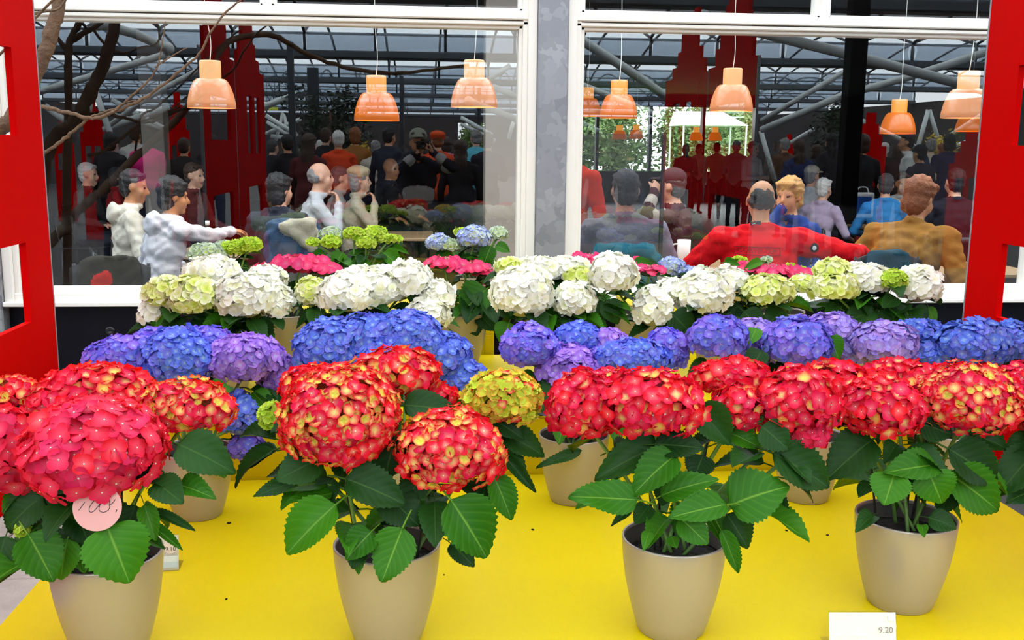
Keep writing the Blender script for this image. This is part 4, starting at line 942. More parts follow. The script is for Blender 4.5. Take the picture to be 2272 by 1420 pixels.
def person(label, loc, heading, pz, top, bot=(.02, .022, .03), skin='fair', hair=('short', 'brown'), hat=None, trim=(.5, .5, .5), scale=1.0, voxel=.013, share=None, wr=.0022, group=None):
    key = share
    if key and key in _cache: me, hd, H = _cache[key]
    else:
        pr, hd, H = pose_prims(pz); me = union(pr, voxel, 3, wr); me.name = 'person'
        for _ in range(7): me.materials.append(M_eye)
        if key: _cache[key] = (me, hd, H)
    o = bpy.data.objects.new('person', me); COL.objects.link(o); o.location = loc; o.rotation_euler = (0, 0, -math.radians(heading)); o.scale = (scale,)*3
    cn = lambda c: cloth('%d_%d_%d' % tuple(int(x*1000) for x in c), c)
    for i, mt in enumerate((SKINS[skin], cn(top), cn(bot), M_shoe, M_eye, M_lip, cn(trim))): o.material_slots[i].link = 'OBJECT'; o.material_slots[i].material = mt
    tag(o, label, 'person', group)
    def extra(nm, prims, mt, k):
        if not prims: return
        kk = (key, nm, k) if key else None
        if kk and kk in _cache: m2 = _cache[kk]
        else:
            m2 = union(prims, .011, 2)
            if nm == 'hair':
                N = len(m2.vertices); P = np.empty(N*3); m2.vertices.foreach_get('co', P); P = P.reshape(-1, 3); P += .0035*np.stack([np.sin(P[:, 2]*140+P[:, 0]*60), np.cos(P[:, 0]*150), np.sin(P[:, 0]*120+P[:, 1]*80)], 1); m2.vertices.foreach_set('co', P.ravel())
            m2.polygons.foreach_set('material_index', np.zeros(len(m2.polygons), np.int32)); m2.materials.append(mt)
            if kk: _cache[kk] = m2
        c = obj(nm, m2, None, o); c.material_slots[0].link = 'OBJECT'; c.material_slots[0].material = mt
    if hair: extra('hair', hair_prims(hair[0], hd, H), HAIRC[hair[1]], hair[0])
    if hat: extra('hat', hat_prims(hat[0], hd, H), cn(hat[1]), hat[0])
    return o
def local_frame(loc, heading, scale):
    c, s = math.cos(math.radians(heading)), math.sin(math.radians(heading))
    def f(p): d = (np.array(p)-np.array(loc))/scale; return np.array([d[0]*c-d[1]*s, d[0]*s+d[1]*c, d[2]])
    return f
def seat_at(px, py, Y, heading, lean=4, mode='sit', twist=0):
    """where a seated person must be for the head to show at that pixel; returns location and scale"""
    hdl = pose_prims(dict(mode=mode, lean=lean, twist=twist))[1]; t = atY(px, py, Y); k = min(1.07, max(.93, t[2]/hdl[2])); c, s = math.cos(math.radians(heading)), math.sin(math.radians(heading)); off = np.array([hdl[0]*c+hdl[1]*s, -hdl[0]*s+hdl[1]*c])*k
    return (float(t[0]-off[0]), float(t[1]-off[1]), 0.0), k

def sitter(label, px, py, Y, heading, pz, chair_c='black', tgtR=None, tgtL=None, lean=4, ch=True, **kw):
    tw_ = pz.get('twist', 0); loc, k = seat_at(px, py, Y, heading, lean, twist=tw_); f = local_frame(loc, heading, k); pz = dict(pz); pz['lean'] = lean
    for key, tg in (('R', tgtR), ('L', tgtL)):
        if tg: pz[key] = dict(w=f(atY(*tg['px'])), pole=tg['pole'], **{a: tg[a] for a in ('d', 'n', 'curl') if a in tg})
    o = person(label, loc, heading, pz, scale=k, **kw)
    if ch:
        cl = label.replace('person', 'chair'); chair(loc[0], loc[1], heading, ('%s cafe chair under the ' % chair_c+label)[:200] if len(label.split()) <= 11 else '%s cafe chair of the ' % chair_c+' '.join(label.split()[:11]), chair_c)
    return o, loc, k
# ---- in the cafe, left window
sitter('person in a cream jacket seated at the far left', 298, 414, 8.0, 70, dict(hood=True, bulk=1.06, hy=12, hp=8), top=(.60, .55, .46), skin='tan', hair=('short', 'black'), voxel=.012, wr=.003)
oH, lH, kH = sitter('person in a pale grey hoodie reaching out to the right', 386, 436, 7.3, 48, dict(hood=True, bulk=1.08, hy=18, hp=6, twist=0), tgtR=dict(px=(524, 512, 7.62), pole=(.6, -.4, -.5), d=(-.15, 1, -.1), n=(0, 0, -1), curl=.9), lean=12, top=(.60, .60, .66), bot=(.03, .04, .09), skin='tan', hair=('thick', 'black'), voxel=.009, wr=.0035)
sitter('old person with white hair and a dark jacket at the far left', 197, 387, 11.5, 95, {}, top=(.03, .028, .03), hair=('short', 'white'))
sitter('person in a red coat with dark hair in the left background', 262, 401, 13.2, 70, {}, top=(.55, .01, .015), hair=('bob', 'darkgrey'))
sitter('person in a maroon jumper behind the hoodie', 432, 390, 10.5, 110, {}, top=(.12, .02, .02), hair=('short', 'brown'))
sitter('person with black hair in a navy top, back turned, beside the denim jacket', 622, 422, 8.0, 20, dict(bulk=1.12, hy=25), top=(.018, .022, .035), hair=('bob', 'black'), ch=True)
sitter('balding person in a pale grey jacket with hands raised to the mouth', 712, 393, 9.1, 78, dict(hp=-4, R=dict(sip=1, d=(-.5, -.1, .8), n=(-.3, -.9, 0), curl=1.0), L=dict(sip=1, d=(.5, -.1, .8), n=(.3, -.9, 0), curl=1.0)), lean=8, top=(.46, .47, .50), hair=('ring', 'grey'))
sitter('grey haired person in a pale jumper behind the balding one', 757, 396, 10.9, 80, {}, top=(.42, .40, .38), hair=('short', 'darkgrey'))
sitter('person in a beige beret and coat drinking from a cup', 799, 399, 10.0, 85, dict(R=dict(sip=1, d=(-.4, -.1, .8), n=(-.3, -.9, 0), curl=1.1)), top=(.45, .38, .28), hair=('bob', 'grey'), hat=('beret', (.40, .30, .17)))
sitter('bald person with a dark beard, all in black', 868, 375, 12.2, 125, {}, top=(.010, .010, .013), hair=None, skin='tan')
# ---- in the cafe, right window
sitter('person with cropped dark hair in a mauve grey jacket, back turned', 1388, 402, 6.35, 12, dict(bulk=1.12, hy=-10), 'teal', top=(.22, .21, .27), hair=('short', 'darkgrey'), voxel=.012)
sitter('person in a dark cap and striped jersey drinking', 1490, 414, 7.9, -55, dict(band=True), tgtL=dict(px=(1452, 425, 7.7), pole=(-.6, -.2, -1), n=(.5, .5, 0), curl=1.0), top=(.055, .012, .018), trim=(.55, .52, .45), hair=('short', 'darkgrey'), hat=('cap', (.05, .03, .035)))
oR, lR, kR = sitter('balding person in a bright red jacket, arm resting out to the right', 1688, 446, 6.0, 8, dict(bulk=1.32, hy=6, hr=3), 'teal', tgtR=dict(px=(1915, 556, 5.95), pole=(.1, -.8, -.12), d=(.8, .1, -.6), n=(0, 0, -1), curl=.6), tgtL=dict(px=(1590, 612, 6.25), pole=(-1, -.3, -.2), n=(0, 0, -1)), top=(.72, .004, .010), skin='warm', hair=('ring', 'black'), voxel=.009, wr=.003)
sitter('person with orange blonde hair in a blue jacket, chin on hand', 1750, 436, 7.0, -125, dict(hy=-10), tgtR=dict(px=(1735, 462, 6.95), pole=(.6, .2, -1), n=(0, 1, .3), curl=1.2), top=(.02, .05, .22), skin='warm', hair=('thick', 'blonde'))
sitter('white haired person in a lilac jacket beside the black column', 1828, 420, 10.4, 50, {}, top=(.40, .33, .46), hair=('short', 'white'))
sitter('person in a pale cap and white shirt in the background', 1802, 392, 12.2, 60, {}, top=(.55, .58, .62), hair=('short', 'grey'), hat=('cap', (.45, .42, .34)))
sitter('person in an ochre jacket leaning to the right', 2040, 442, 6.3, 50, dict(bulk=1.25, hy=10, hp=15), lean=22, top=(.30, .14, .025), skin='warm', hair=('thick', 'auburn'), voxel=.012, wr=.0035)
sitter('grey haired person in a bright blue shirt', 1965, 412, 10.2, 20, {}, top=(.03, .20, .48), hair=('short', 'darkgrey'))
sitter('smiling person in a white sleeve facing the window', 2003, 408, 11.2, 195, {}, top=(.50, .50, .48), hair=('short', 'brown'), skin='warm')
sitter('dark haired person in black at the right end', 2118, 405, 9.2, 5, dict(bulk=1.1), top=(.010, .010, .016), hair=('short', 'black'))
def stander(label, loc, heading, kind, **kw):
    P = {'idle': dict(mode='stand'), 'walk': dict(mode='stand', stride=1), 'carry': dict(mode='stand', R=dict(w=np.array([.12, .30, 1.12]), pole=(.5, -.5, -.8), n=(-1, 0, 0)), L=dict(w=np.array([-.12, .30, 1.12]), pole=(-.5, -.5, -.8), n=(1, 0, 0))), 'coat': dict(mode='stand', coat=True, bulk=1.05), 'pack': dict(mode='stand', pack=True)}[kind]
    return person(label, loc, heading, P, share=(kind,), voxel=.016, **kw)
p = atY(1262, 335, 7.35); stander('standing person in an orange red coat behind the window post', (p[0], p[1], 0), 30, 'coat', top=(.62, .03, .008), hair=('bob', 'brown'), scale=.99)
for i, (px, Y, hd_, top, hs, lab) in enumerate(((1522, 20, 200, (.10, .10, .12), ('ring', 'grey'), 'standing person by the far windows, left of the tiny lamps'), (1590, 22, 20, (.55, .42, .28), ('short', 'brown'), 'standing person in beige by the far windows'), (1632, 20, 30, (.30, .28, .30), ('short', 'white'), 'white haired standing person by the far windows'), (1548, 24, 160, (.7, .68, .7), ('bob', 'auburn'), 'standing person in white by the far windows'), (1665, 17, 150, (.55, .50, .52), ('short', 'grey'), 'standing person in pale grey near the tent'), (1725, 21, 10, (.20, .12, .07), ('bob', 'auburn'), 'standing person in brown at the far garden window'))):
    p = atY(px, 340, Y); stander(lab, (p[0], p[1], 0), hd_, 'idle' if i % 2 else 'carry', top=top, hair=hs, group='people by the far windows', scale=.96+.02*(i % 3))
# ---- the crowd in the hall, behind the photographer
CR = [(832, 15.5, 175, 'idle', (.50, .46, .38), ('short', 'grey'), None, 'beige jacket, back to the window'), (858, 14.5, 150, 'idle', (.02, .025, .04), ('short', 'black'), None, 'navy jacket with short black hair'), (752, 14.0, 190, 'idle', (.62, .05, .012), ('short', 'white'), None, 'orange red vest'), (682, 12.8, 160, 'coat', (.09, .018, .02), ('long', 'brown'), None, 'dark maroon coat'),
 (709, 17.5, 170, 'idle', (.03, .03, .035), ('short', 'white'), None, 'black jacket and white hair'), (790, 15.8, 195, 'carry', (.30, .12, .03), ('thick', 'auburn'), None, 'ochre brown jacket'), (972, 13.5, 185, 'idle', (.60, .06, .015), ('short', 'auburn'), ('beret', (.60, .07, .015)), 'orange jacket and orange hat'), (990, 16.5, 170, 'carry', (.60, .22, .38), ('bob', 'brown'), None, 'pink jacket'),
 (1022, 12.4, 178, 'coat', (.012, .011, .014), ('long', 'brown'), None, 'black coat with long brown hair'), (1058, 15.8, 190, 'idle', (.12, .52, .66), ('short', 'grey'), None, 'light turquoise jacket'), (1082, 14.2, 175, 'carry', (.02, .02, .03), ('short', 'brown'), None, 'dark jacket beside the turquoise one'), (640, 13.5, 200, 'idle', (.015, .014, .018), ('short', 'black'), None, 'black jacket left of the maroon coat'),
 (600, 16.0, 150, 'walk', (.03, .03, .04), ('short', 'darkgrey'), None, 'charcoal jacket between the two left gables'), (298, 15.5, 165, 'idle', (.52, .52, .48), ('short', 'brown'), None, 'white shirt at the left'), (325, 14.8, 185, 'carry', (.80, .02, .22), ('short', 'black'), None, 'bright pink top'), (240, 14.0, 160, 'coat', (.02, .018, .022), ('bob', 'black'), None, 'black coat at the far left'),
 (405, 13.6, 175, 'idle', (.025, .02, .02), ('short', 'brown'), None, 'dark brown jacket left of the first gable'), (2022, 14.6, 245, 'pack', (.50, .52, .50), ('short', 'black'), None, 'white sleeves with a navy backpack'), (2068, 16.5, 170, 'idle', (.52, .48, .34), ('short', 'grey'), None, 'cream jacket by the golden shrub'), (2095, 17.5, 185, 'carry', (.55, .50, .42), ('short', 'auburn'), None, 'pale cream jumper right of the cream jacket'),
 (2050, 13.2, 200, 'coat', (.015, .014, .03), ('short', 'black'), ('cap', (.01, .01, .02)), 'navy coat and dark cap'), (2108, 15.2, 165, 'coat', (.018, .012, .05), ('bob', 'black'), None, 'dark purple coat at the right'), (1918, 12.8, 190, 'coat', (.012, .012, .014), ('thick', 'brown'), None, 'black coat right of the black column'), (1775, 14.8, 175, 'idle', (.02, .03, .09), ('long', 'brown'), None, 'dark blue jacket with long hair'),
 (1812, 16.8, 160, 'carry', (.04, .05, .06), ('bob', 'brown'), None, 'charcoal jumper with brown bob'), (1848, 15.6, 185, 'idle', (.025, .025, .03), ('long', 'black'), None, 'black jumper left of the black column'), (1745, 17.5, 190, 'idle', (.10, .05, .03), ('short', 'grey'), None, 'brown jumper left of the blue jacket'), (1640, 13.8, 178, 'coat', (.012, .012, .015), ('short', 'black'), None, 'black coat between the two right gables'),
 (1400, 13.4, 170, 'idle', (.015, .015, .02), ('short', 'black'), None, 'black jacket behind the draught screen'), (1450, 14.2, 190, 'carry', (.02, .02, .025), ('bob', 'black'), None, 'black jumper right behind the draught screen'), (1335, 12.6, 175, 'coat', (.03, .03, .03), ('thick', 'black'), None, 'dark grey coat right of the window post'), (1965, 17.5, 175, 'idle', (.02, .02, .02), ('short', 'white'), None, 'black jacket with white hair'),
 (1992, 16.0, 165, 'carry', (.04, .015, .015), ('bob', 'brown'), None, 'dark wine jumper left of the backpack'), (720, 16.0, 165, 'idle', (.02, .02, .025), ('short', 'brown'), None, 'black jumper right of the maroon coat'), (925, 15.2, 185, 'idle', (.02, .022, .03), ('short', 'black'), None, 'dark jacket hidden behind the photographer'), (470, 15, 180, 'idle', (.02, .02, .025), ('short', 'black'), None, 'dark jacket behind the first left gable')]
for i, (px, Yi, hd_, kd, top, hs, ht, lab) in enumerate(CR):
    p = mir(px, 330, Yi); stander('reflected person in the hall: '+lab, (p[0], p[1], 0), 360-hd_ if False else hd_, kd, top=top, hair=hs, hat=ht, trim=(.015, .025, .07), group='crowd in the hall', scale=.95+.035*((i*7) % 4), bot=((.02, .025, .05), (.03, .03, .03), (.06, .07, .12))[i % 3], skin=('fair', 'warm', 'tan')[i % 3])
q = mir(1912, 455, 12.35); e = empty('shopping_bag', tuple(q), 'white bag with a blue panel hanging beside the black column', 'bag')
m = MB(); m.bbox((-.15, -.035, -.16), (.15, .035, .16), .02); m.build('body', M_paper, e); m = MB(); m.bbox((-.11, .035, -.11), (.11, .039, .11), .002); m.build('panel', pmat('bag_blue', (.01, .10, .50), .5), e)
m = MB(); m.tube(smooth_path([(-.08, 0, .15), (-.05, 0, .22), (.05, 0, .22), (.08, 0, .15)], 5), .008, 6); m.build('strap', M_paper, e, True)
# ---- the photographer, mirrored in the glass
PL = np.array([-.045, -.36, 0]); fL = lambda x, y, z: np.array([x, y, z])-PL
person('photographer in a dark jacket and visor cap mirrored in the left window', tuple(PL), 0, dict(mode='stand', bulk=1.06, band=True, vest=True, R=dict(w=fL(.085, -.135, 1.535), pole=(1, -.1, -.9), d=(-.3, .5, .8), n=(-1, .3, 0), curl=1.1), L=dict(w=fL(-.055, -.125, 1.52), pole=(-1, -.1, -.9), d=(.4, .5, .7), n=(1, .3, 0), curl=1.1)),
       top=(.014, .017, .028), trim=(.36, .37, .38), skin='warm', hair=('short', 'brown'), hat=('cap', (.30, .32, .26)), voxel=.010, scale=1.0)
cb = empty('photo_camera', (0, -.065, 1.6), 'black camera held by the mirrored photographer', 'camera')
m = MB(); m.bbox((-.062, -.025, -.043), (.062, .012, .035), .006); m.build('body', M_black, cb); m = MB(); m.bbox((-.022, -.02, .034), (.022, .012, .056), .005); m.build('viewfinder', M_black, cb)
m = MB(); m.lathe([(.034, 0), (.034, .03), (.031, .034), (.027, .034), (.024, .022), (.001, .020)], 24); lo = m.build('lens', M_black, cb, True, (0, .012, 0)); lo.rotation_euler = (math.radians(-90), 0, 0)
# ---- print on the red jacket
def decal(o, f, txt, px, py, Yd, size, mat, name, squash=1.0, ang=0.0):
    """lettering laid on the back of the jacket"""
    me = text_mesh(txt, size) if isinstance(txt, str) else txt; bv = BVHTree.FromPolygons([v.co.copy() for v in o.data.vertices], [tuple(p.vertices) for p in o.data.polygons]); c = f(atY(px, py, Yd))
    for v in me.vertices:
        x, y = v.co.x, v.co.y*squash; q = V((c[0]+x*math.cos(ang)-y*math.sin(ang), -1.0, c[2]+x*math.sin(ang)+y*math.cos(ang))); h = bv.ray_cast(q, V((0, 1, 0)))
        yy = h[0].y-.0035 if h[0] is not None else c[1]; v.co = V((q.x, yy, q.z))
    me.materials.append(mat); d = bpy.data.objects.new(name, me); COL.objects.link(d); d.parent = o
def rect_mesh(w, h, t=None, n=8):
    m = MB()
    if t is None:
        for i in range(n): x0, x1 = -w/2+w*i/n, -w/2+w*(i+1)/n; m.add([(x0, -h/2, 0), (x1, -h/2, 0), (x1, h/2, 0), (x0, h/2, 0)], [(0, 1, 2, 3)])
    else:
        for (a, b, c, d) in ((-w/2, w/2, -h/2, -h/2+t), (-w/2, w/2, h/2-t, h/2), (-w/2, -w/2+t, -h/2, h/2), (w/2-t, w/2, -h/2, h/2)):
            k = n if b-a > .05 else 1
            for i in range(k): x0, x1 = a+(b-a)*i/k, a+(b-a)*(i+1)/k; m.add([(x0, c, 0), (x1, c, 0), (x1, d, 0), (x0, d, 0)], [(0, 1, 2, 3)])
    return m.mesh('print')
def disc_mesh(r): m = MB(); m.add([(r*math.cos(i*math.pi/10), r*math.sin(i*math.pi/10), 0) for i in range(20)]+[(0, 0, 0)], [(i, (i+1) % 20, 20) for i in range(20)]); return m.mesh('badge')
fR = local_frame(lR, 8, kR); M_dr = pmat('dark_red_print', (.22, .002, .012), .8)
decal(oR, fR, 'GAASTER-CUP', 1678, 556, 5.85, .034, M_dr, 'printing', 1.1, -.02)
decal(oR, fR, rect_mesh(.262, .048, .004), 1678, 556, 5.85, 1, M_dr, 'print_border', 1, -.02)
decal(oR, fR, rect_mesh(.074, .019), 1679, 496, 5.85, 1, M_ink, 'neck_badge', 1, 0)
bvt = text_mesh('GAASTRA', .0135)
def decal2(*a, **k): decal(*a, **k)
decal(oR, fR, bvt, 1679, 496, 5.85, 1, M_paper, 'neck_lettering', 1, 0); 
for v in bvt.vertices: v.co.y -= .002
bd = disc_mesh(.022); decal(oR, fR, bd, 1802, 548, 5.85, 1, M_ink, 'sleeve_badge', 1.3, 0)
bd2 = disc_mesh(.011); decal(oR, fR, bd2, 1802, 548, 5.85, 1, M_paper, 'sleeve_emblem', 1.3, 0)
for v in bd2.vertices: v.co.y -= .002
# ---- tables and things on them
p = atY(505, 520, 8.1); table(p[0], p[1], 'cafe table in front of the pale grey hoodie')
p = atY(850, 440, 9.6); table(p[0]+.1, p[1], 'cafe table between the drinkers')
p = atY(1560, 560, 7.35); table(p[0], p[1], 'cafe table carrying the white mug')
p = atY(1760, 520, 6.75); table(p[0]+.12, p[1], 'cafe table in front of the red jacket')
p = atY(1985, 470, 10.7); table(p[0], p[1], 'cafe table behind the black column')
p = atY(2075, 560, 6.95); table(p[0]+.25, p[1], 'cafe table at the right beside the ochre jacket')
q = atZ(1516, 578, .75); e = empty('mug', (q[0], q[1], .75), 'white mug with a handle on a cafe table', 'mug'); k = depth(q)/F
m = MB(); R_, Hh = 15*k, 46*k; m.lathe([(R_*.8, 0), (R_*.95, Hh*.05), (R_, Hh), (R_*.92, Hh), (R_*.86, Hh*.1), (.001, Hh*.09)], 20, cap0=True); m.build('cup', M_paper, e, True)
m = MB(); m.tube(smooth_path([(-R_*.95, 0, Hh*.8), (-R_*1.6, 0, Hh*.75), (-R_*1.6, 0, Hh*.4), (-R_*.95, 0, Hh*.3)], 5), .006, 7); m.build('handle', M_paper, e, True)
q = atY(461, 515, 8.0); e = empty('bottle', (q[0], q[1], .75), 'small dark bottle with a white cap on the table', 'bottle'); zt = atY(461, 490, 8.0)[2]-.75
m = MB(); m.lathe([(.026, 0), (.028, .02), (.028, zt*.55), (.013, zt*.75), (.012, zt*.9)], 16, cap0=True); m.build('body', pmat('bottle_brown', (.05, .015, .01), .2), e, True); m = MB(); m.lathe([(.017, zt*.86), (.017, zt), (.001, zt)], 14, cap0=True); m.build('cap', M_paper, e, True)
# ---- jackets hung on chairs
def draped(label, px0, px1, pyt, Y, cols, heading, detail, own=True):
    a, b = atY(px0, pyt, Y), atY(px1, pyt, Y); w = float(b[0]-a[0]); c = float(a[0]+b[0])/2; zt = float(a[2]); chr_ = chair(c, Y-.245, heading, 'tall black chair under the '+' '.join(label.split()[:10]))
    chr_.scale = (1, 1, (zt-.02)/.80)
    e = tag(obj('jacket', bpy.data.meshes.new('jacket')), label, 'jacket'); e.location = (c, Y, 0)
    pr = [('c', (-w*.32, 0, zt-.06), (w*.32, 0, zt-.06), .06, .06, TOP), ('e', (0, .0, zt-.24), (w*.46, .075, .22), None, TOP), ('c', (-w*.38, -.02, zt-.1), (-w*.42, -.03, zt-.42), .055, .045, TOP), ('c', (w*.38, -.02, zt-.1), (w*.42, -.03, zt-.42), .055, .045, TOP)]+detail(w, zt)
    me = union(pr, .011, 3, .004); me.name = 'jacket'
    for mt in cols: me.materials.append(mt)
    e.data = me; return e
cd = cloth('denim', (.045, .085, .17)); cc = cloth('cream_lining', (.50, .44, .34)); ck = cloth('charcoal', (.025, .022, .014)); cr_ = cloth('scarlet', (.55, .02, .012))
S7 = lambda a, b: [a, a, a, a, a, a, b]
draped('blue denim jacket with a cream lining hung on a chair', 592, 708, 484, 5.9, S7(cd, cc), 180, lambda w, z: [('c', (-w*.12, -.05, z-.05), (w*.34, -.05, z-.03), .04, .045, TRIM), ('c', (w*.05, -.07, z-.07), (w*.36, -.065, z-.15), .03, .035, TRIM), ('c', (w*.34, -.05, z-.03), (w*.40, -.06, z-.15), .04, .03, TRIM)])
draped('charcoal jacket with a red patch hung on a chair at the lower left', 180, 308, 566, 5.35, S7(ck, cr_), 180, lambda w, z: [('e', (-w*.14, -.066, z-.18), (w*.15, .022, .09), None, TRIM), ('e', (-w*.02, -.064, z-.13), (w*.08, .022, .06), None, TRIM)])
ct = cloth('teal', (.012, .13, .19)); ct2 = cloth('dark_teal', (.008, .05, .075))
draped('teal blue coat hung on a chair right of the window post', 1308, 1466, 538, 5.62, S7(ct, ct), 180, lambda w, z: [])
draped('dark teal coat hung on a chair below the ochre jacket', 1928, 2012, 553, 5.6, S7(ct2, ct2), 180, lambda w, z: [])

PR, PH = .108, .205
def pot_at(px, py, z=None, r=PR, h=PH):
    """base of a pot whose front rim edge is seen at that pixel"""
    z = Z1 if z is None else z; p = atZ(px, py, z+h); return (p[0]*(p[1]+r)/p[1], p[1]+r, z)
def pot_foot(px, py, z, r=PR):
    p = atZ(px, py, z); return (p[0]*(p[1]+r*.66)/p[1], p[1]+r*.66, z)
GR, GB, GW, GPK, GS = 'red hydrangeas in the front row', 'blue hydrangeas in the second row', 'white hydrangeas on the raised platform', 'pink lacecap hydrangeas behind the white ones', 'small pale hydrangeas in front of the window'
# ---- front row
make_plant('coral red hydrangea with a round pink price tag, leftmost pot in front', GR, pot_at(238, 1274), PR, PH,
  [(208, 1000, 155, 122, -.10, 'coral', 1.35), (215, 880, 135, 75, .06, 'red', 1.1), (15, 1010, 80, 115, -.06, 'coral', 1.25), (28, 872, 62, 40, .02, 'redyel', .85), (415, 905, 105, 65, .02, 'redyel', .9), (120, 900, 70, 60, .02, 'red'), (50, 1178, 17, 17, -.10, 'lime', .33)],
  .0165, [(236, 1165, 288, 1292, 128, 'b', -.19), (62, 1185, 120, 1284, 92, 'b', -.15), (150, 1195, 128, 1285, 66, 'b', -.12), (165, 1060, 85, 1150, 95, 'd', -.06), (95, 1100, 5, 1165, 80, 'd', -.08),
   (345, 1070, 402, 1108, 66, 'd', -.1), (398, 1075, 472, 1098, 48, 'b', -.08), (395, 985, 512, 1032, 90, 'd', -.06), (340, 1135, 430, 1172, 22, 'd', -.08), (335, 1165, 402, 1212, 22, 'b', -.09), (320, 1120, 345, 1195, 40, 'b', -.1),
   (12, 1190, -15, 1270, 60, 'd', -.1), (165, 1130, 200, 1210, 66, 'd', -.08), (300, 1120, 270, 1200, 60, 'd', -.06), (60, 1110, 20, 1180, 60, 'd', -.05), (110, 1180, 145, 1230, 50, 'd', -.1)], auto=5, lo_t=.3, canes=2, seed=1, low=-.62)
make_plant('red and yellow hydrangea with a lime green head, second pot of the front row', GR, pot_at(859, 1252), PR, PH,
  [(752, 930, 132, 120, -.06, 'redyel', .9), (700, 860, 80, 55, .04, 'red'), (882, 826, 100, 56, .06, 'redyel', 1.0), (1000, 1000, 118, 94, -.08, 'redyel', .92), (1118, 885, 84, 62, .02, 'yelred', .68), (603, 925, 30, 34, .05, 'lime', .45), (960, 880, 60, 30, .08, 'red')],
  .0160, [(745, 1118, 628, 1224, 92, 'b', -.13), (1000, 1108, 1088, 1236, 112, 'b', -.15), (893, 1170, 845, 1292, 88, 'b', -.16), (825, 1178, 768, 1238, 62, 'b', -.14), (768, 1062, 898, 1108, 84, 'd', -.12), (715, 1015, 612, 1062, 78, 'd', -.06), (655, 1068, 562, 1098, 34, 'd', -.03),
   (1095, 985, 1192, 1092, 30, 'd', -.02), (1112, 958, 1208, 1002, 60, 'd', .02), (1090, 930, 1160, 962, 50, 'd', 0), (895, 898, 1008, 905, 62, 'd', -.02), (1095, 1055, 1140, 1152, 58, 'b', -.08), (1000, 1205, 1052, 1252, 46, 'd', -.05), (850, 1090, 930, 1165, 84, 'd', -.09),
   (930, 1050, 905, 1120, 60, 'd', -.07), (740, 1060, 700, 1130, 50, 'd', -.04), (880, 960, 850, 1060, 90, 'd', -.04), (800, 1200, 782, 1262, 44, 'd', -.12), (1080, 1060, 1070, 1110, 40, 'd', -.06), (950, 1130, 960, 1200, 50, 'd', -.05), (900, 1020, 960, 1060, 60, 'd', -.05)], auto=6, lo_t=.25, canes=3, seed=2, low=-.62)
make_plant('bright red hydrangea on long open stems, third pot of the front row', GR, pot_at(1494, 1237), PR, PH,
  [(1298, 905, 88, 85, -.02, 'red'), (1445, 900, 122, 82, -.07, 'red', 1.15), (1625, 838, 92, 48, .05, 'red', 1.1), (1635, 905, 60, 62, -.02, 'red', 1.1), (1770, 895, 92, 82, -.02, 'red', 1.1), (1795, 965, 48, 42, -.05, 'coral'), (1360, 860, 70, 45, .05, 'red')],
  .0165, [(1470, 985, 1328, 1042, 76, 'd', -.06), (1452, 985, 1560, 990, 62, 'd', -.08), (1500, 1008, 1404, 1080, 78, 'b', -.11), (1415, 1108, 1266, 1098, 72, 'b', -.12), (1465, 1100, 1580, 1052, 56, 'b', -.10), (1612, 1118, 1488, 1142, 64, 'b', -.13), (1618, 1122, 1738, 1068, 112, 'b', -.10),
   (1508, 1148, 1572, 1206, 60, 'b', -.13), (1612, 1140, 1665, 1215, 62, 'd', -.05), (1600, 1175, 1645, 1272, 36, 'b', -.12), (1545, 900, 1625, 985, 72, 'd', -.05), (1690, 945, 1752, 995, 66, 'd', -.06), (1715, 1005, 1852, 1075, 92, 'd', -.07), (1620, 960, 1690, 990, 50, 'b', -.02),
   (1400, 1130, 1360, 1160, 20, 'd', -.05), (1440, 1120, 1410, 1160, 40, 'd', -.04), (1690, 1080, 1752, 1150, 48, 'd', -.02), (1490, 1190, 1500, 1215, 26, 'b', -.1), (1440, 1180, 1430, 1210, 24, 'b', -.1), (1560, 1010, 1540, 1060, 60, 'd', -.02), (1480, 1060, 1470, 1120, 50, 'd', 0)], auto=3, lo_t=.3, canes=4, seed=3, low=-.62)
make_plant('bright red hydrangea in the fourth pot of the front row, behind the price card', GR, pot_at(2007, 1186), PR, PH,
  [(1850, 845, 82, 48, .06, 'red', 1.1), (1955, 905, 92, 78, -.06, 'red', 1.1), (1985, 828, 85, 34, .08, 'red'), (2150, 890, 112, 84, -.04, 'redyel', .92), (2050, 850, 60, 45, .05, 'red')],
  .0165, [(1935, 975, 1838, 1052, 90, 'd', -.06), (2078, 1030, 1970, 1042, 66, 'b', -.11), (1985, 1050, 1962, 1118, 78, 'b', -.13), (2060, 1045, 2092, 1115, 84, 'b', -.12), (2105, 995, 2226, 1066, 92, 'd', -.09), (2105, 1050, 2232, 1132, 98, 'b', -.10), (2040, 940, 2115, 960, 66, 'd', -.05),
   (1938, 1142, 1902, 1172, 36, 'd', -.1), (2060, 1148, 2122, 1166, 46, 'd', -.1), (1990, 985, 1965, 1020, 40, 'd', -.05), (2045, 1165, 2050, 1185, 22, 'b', -.1), (2150, 960, 2240, 990, 60, 'd', -.02), (1930, 1070, 1905, 1100, 30, 'd', -.05), (2110, 1090, 2085, 1140, 46, 'd', -.05)], auto=5, lo_t=.25, canes=3, seed=4, low=-.62)
make_plant('bright red hydrangea cut off by the right picture edge', GR, pot_at(2480, 1180), PR, PH,
  [(2285, 855, 70, 55, .05, 'red'), (2390, 890, 110, 85, -.04, 'red', 1.1), (2320, 930, 60, 50, -.02, 'red'), (2500, 880, 100, 80, .02, 'redyel')],
  .0165, [(2300, 1000, 2222, 1080, 80, 'd', -.05), (2310, 1080, 2236, 1110, 60, 'd', -.05)], auto=4, canes=1, seed=5, low=-.62)
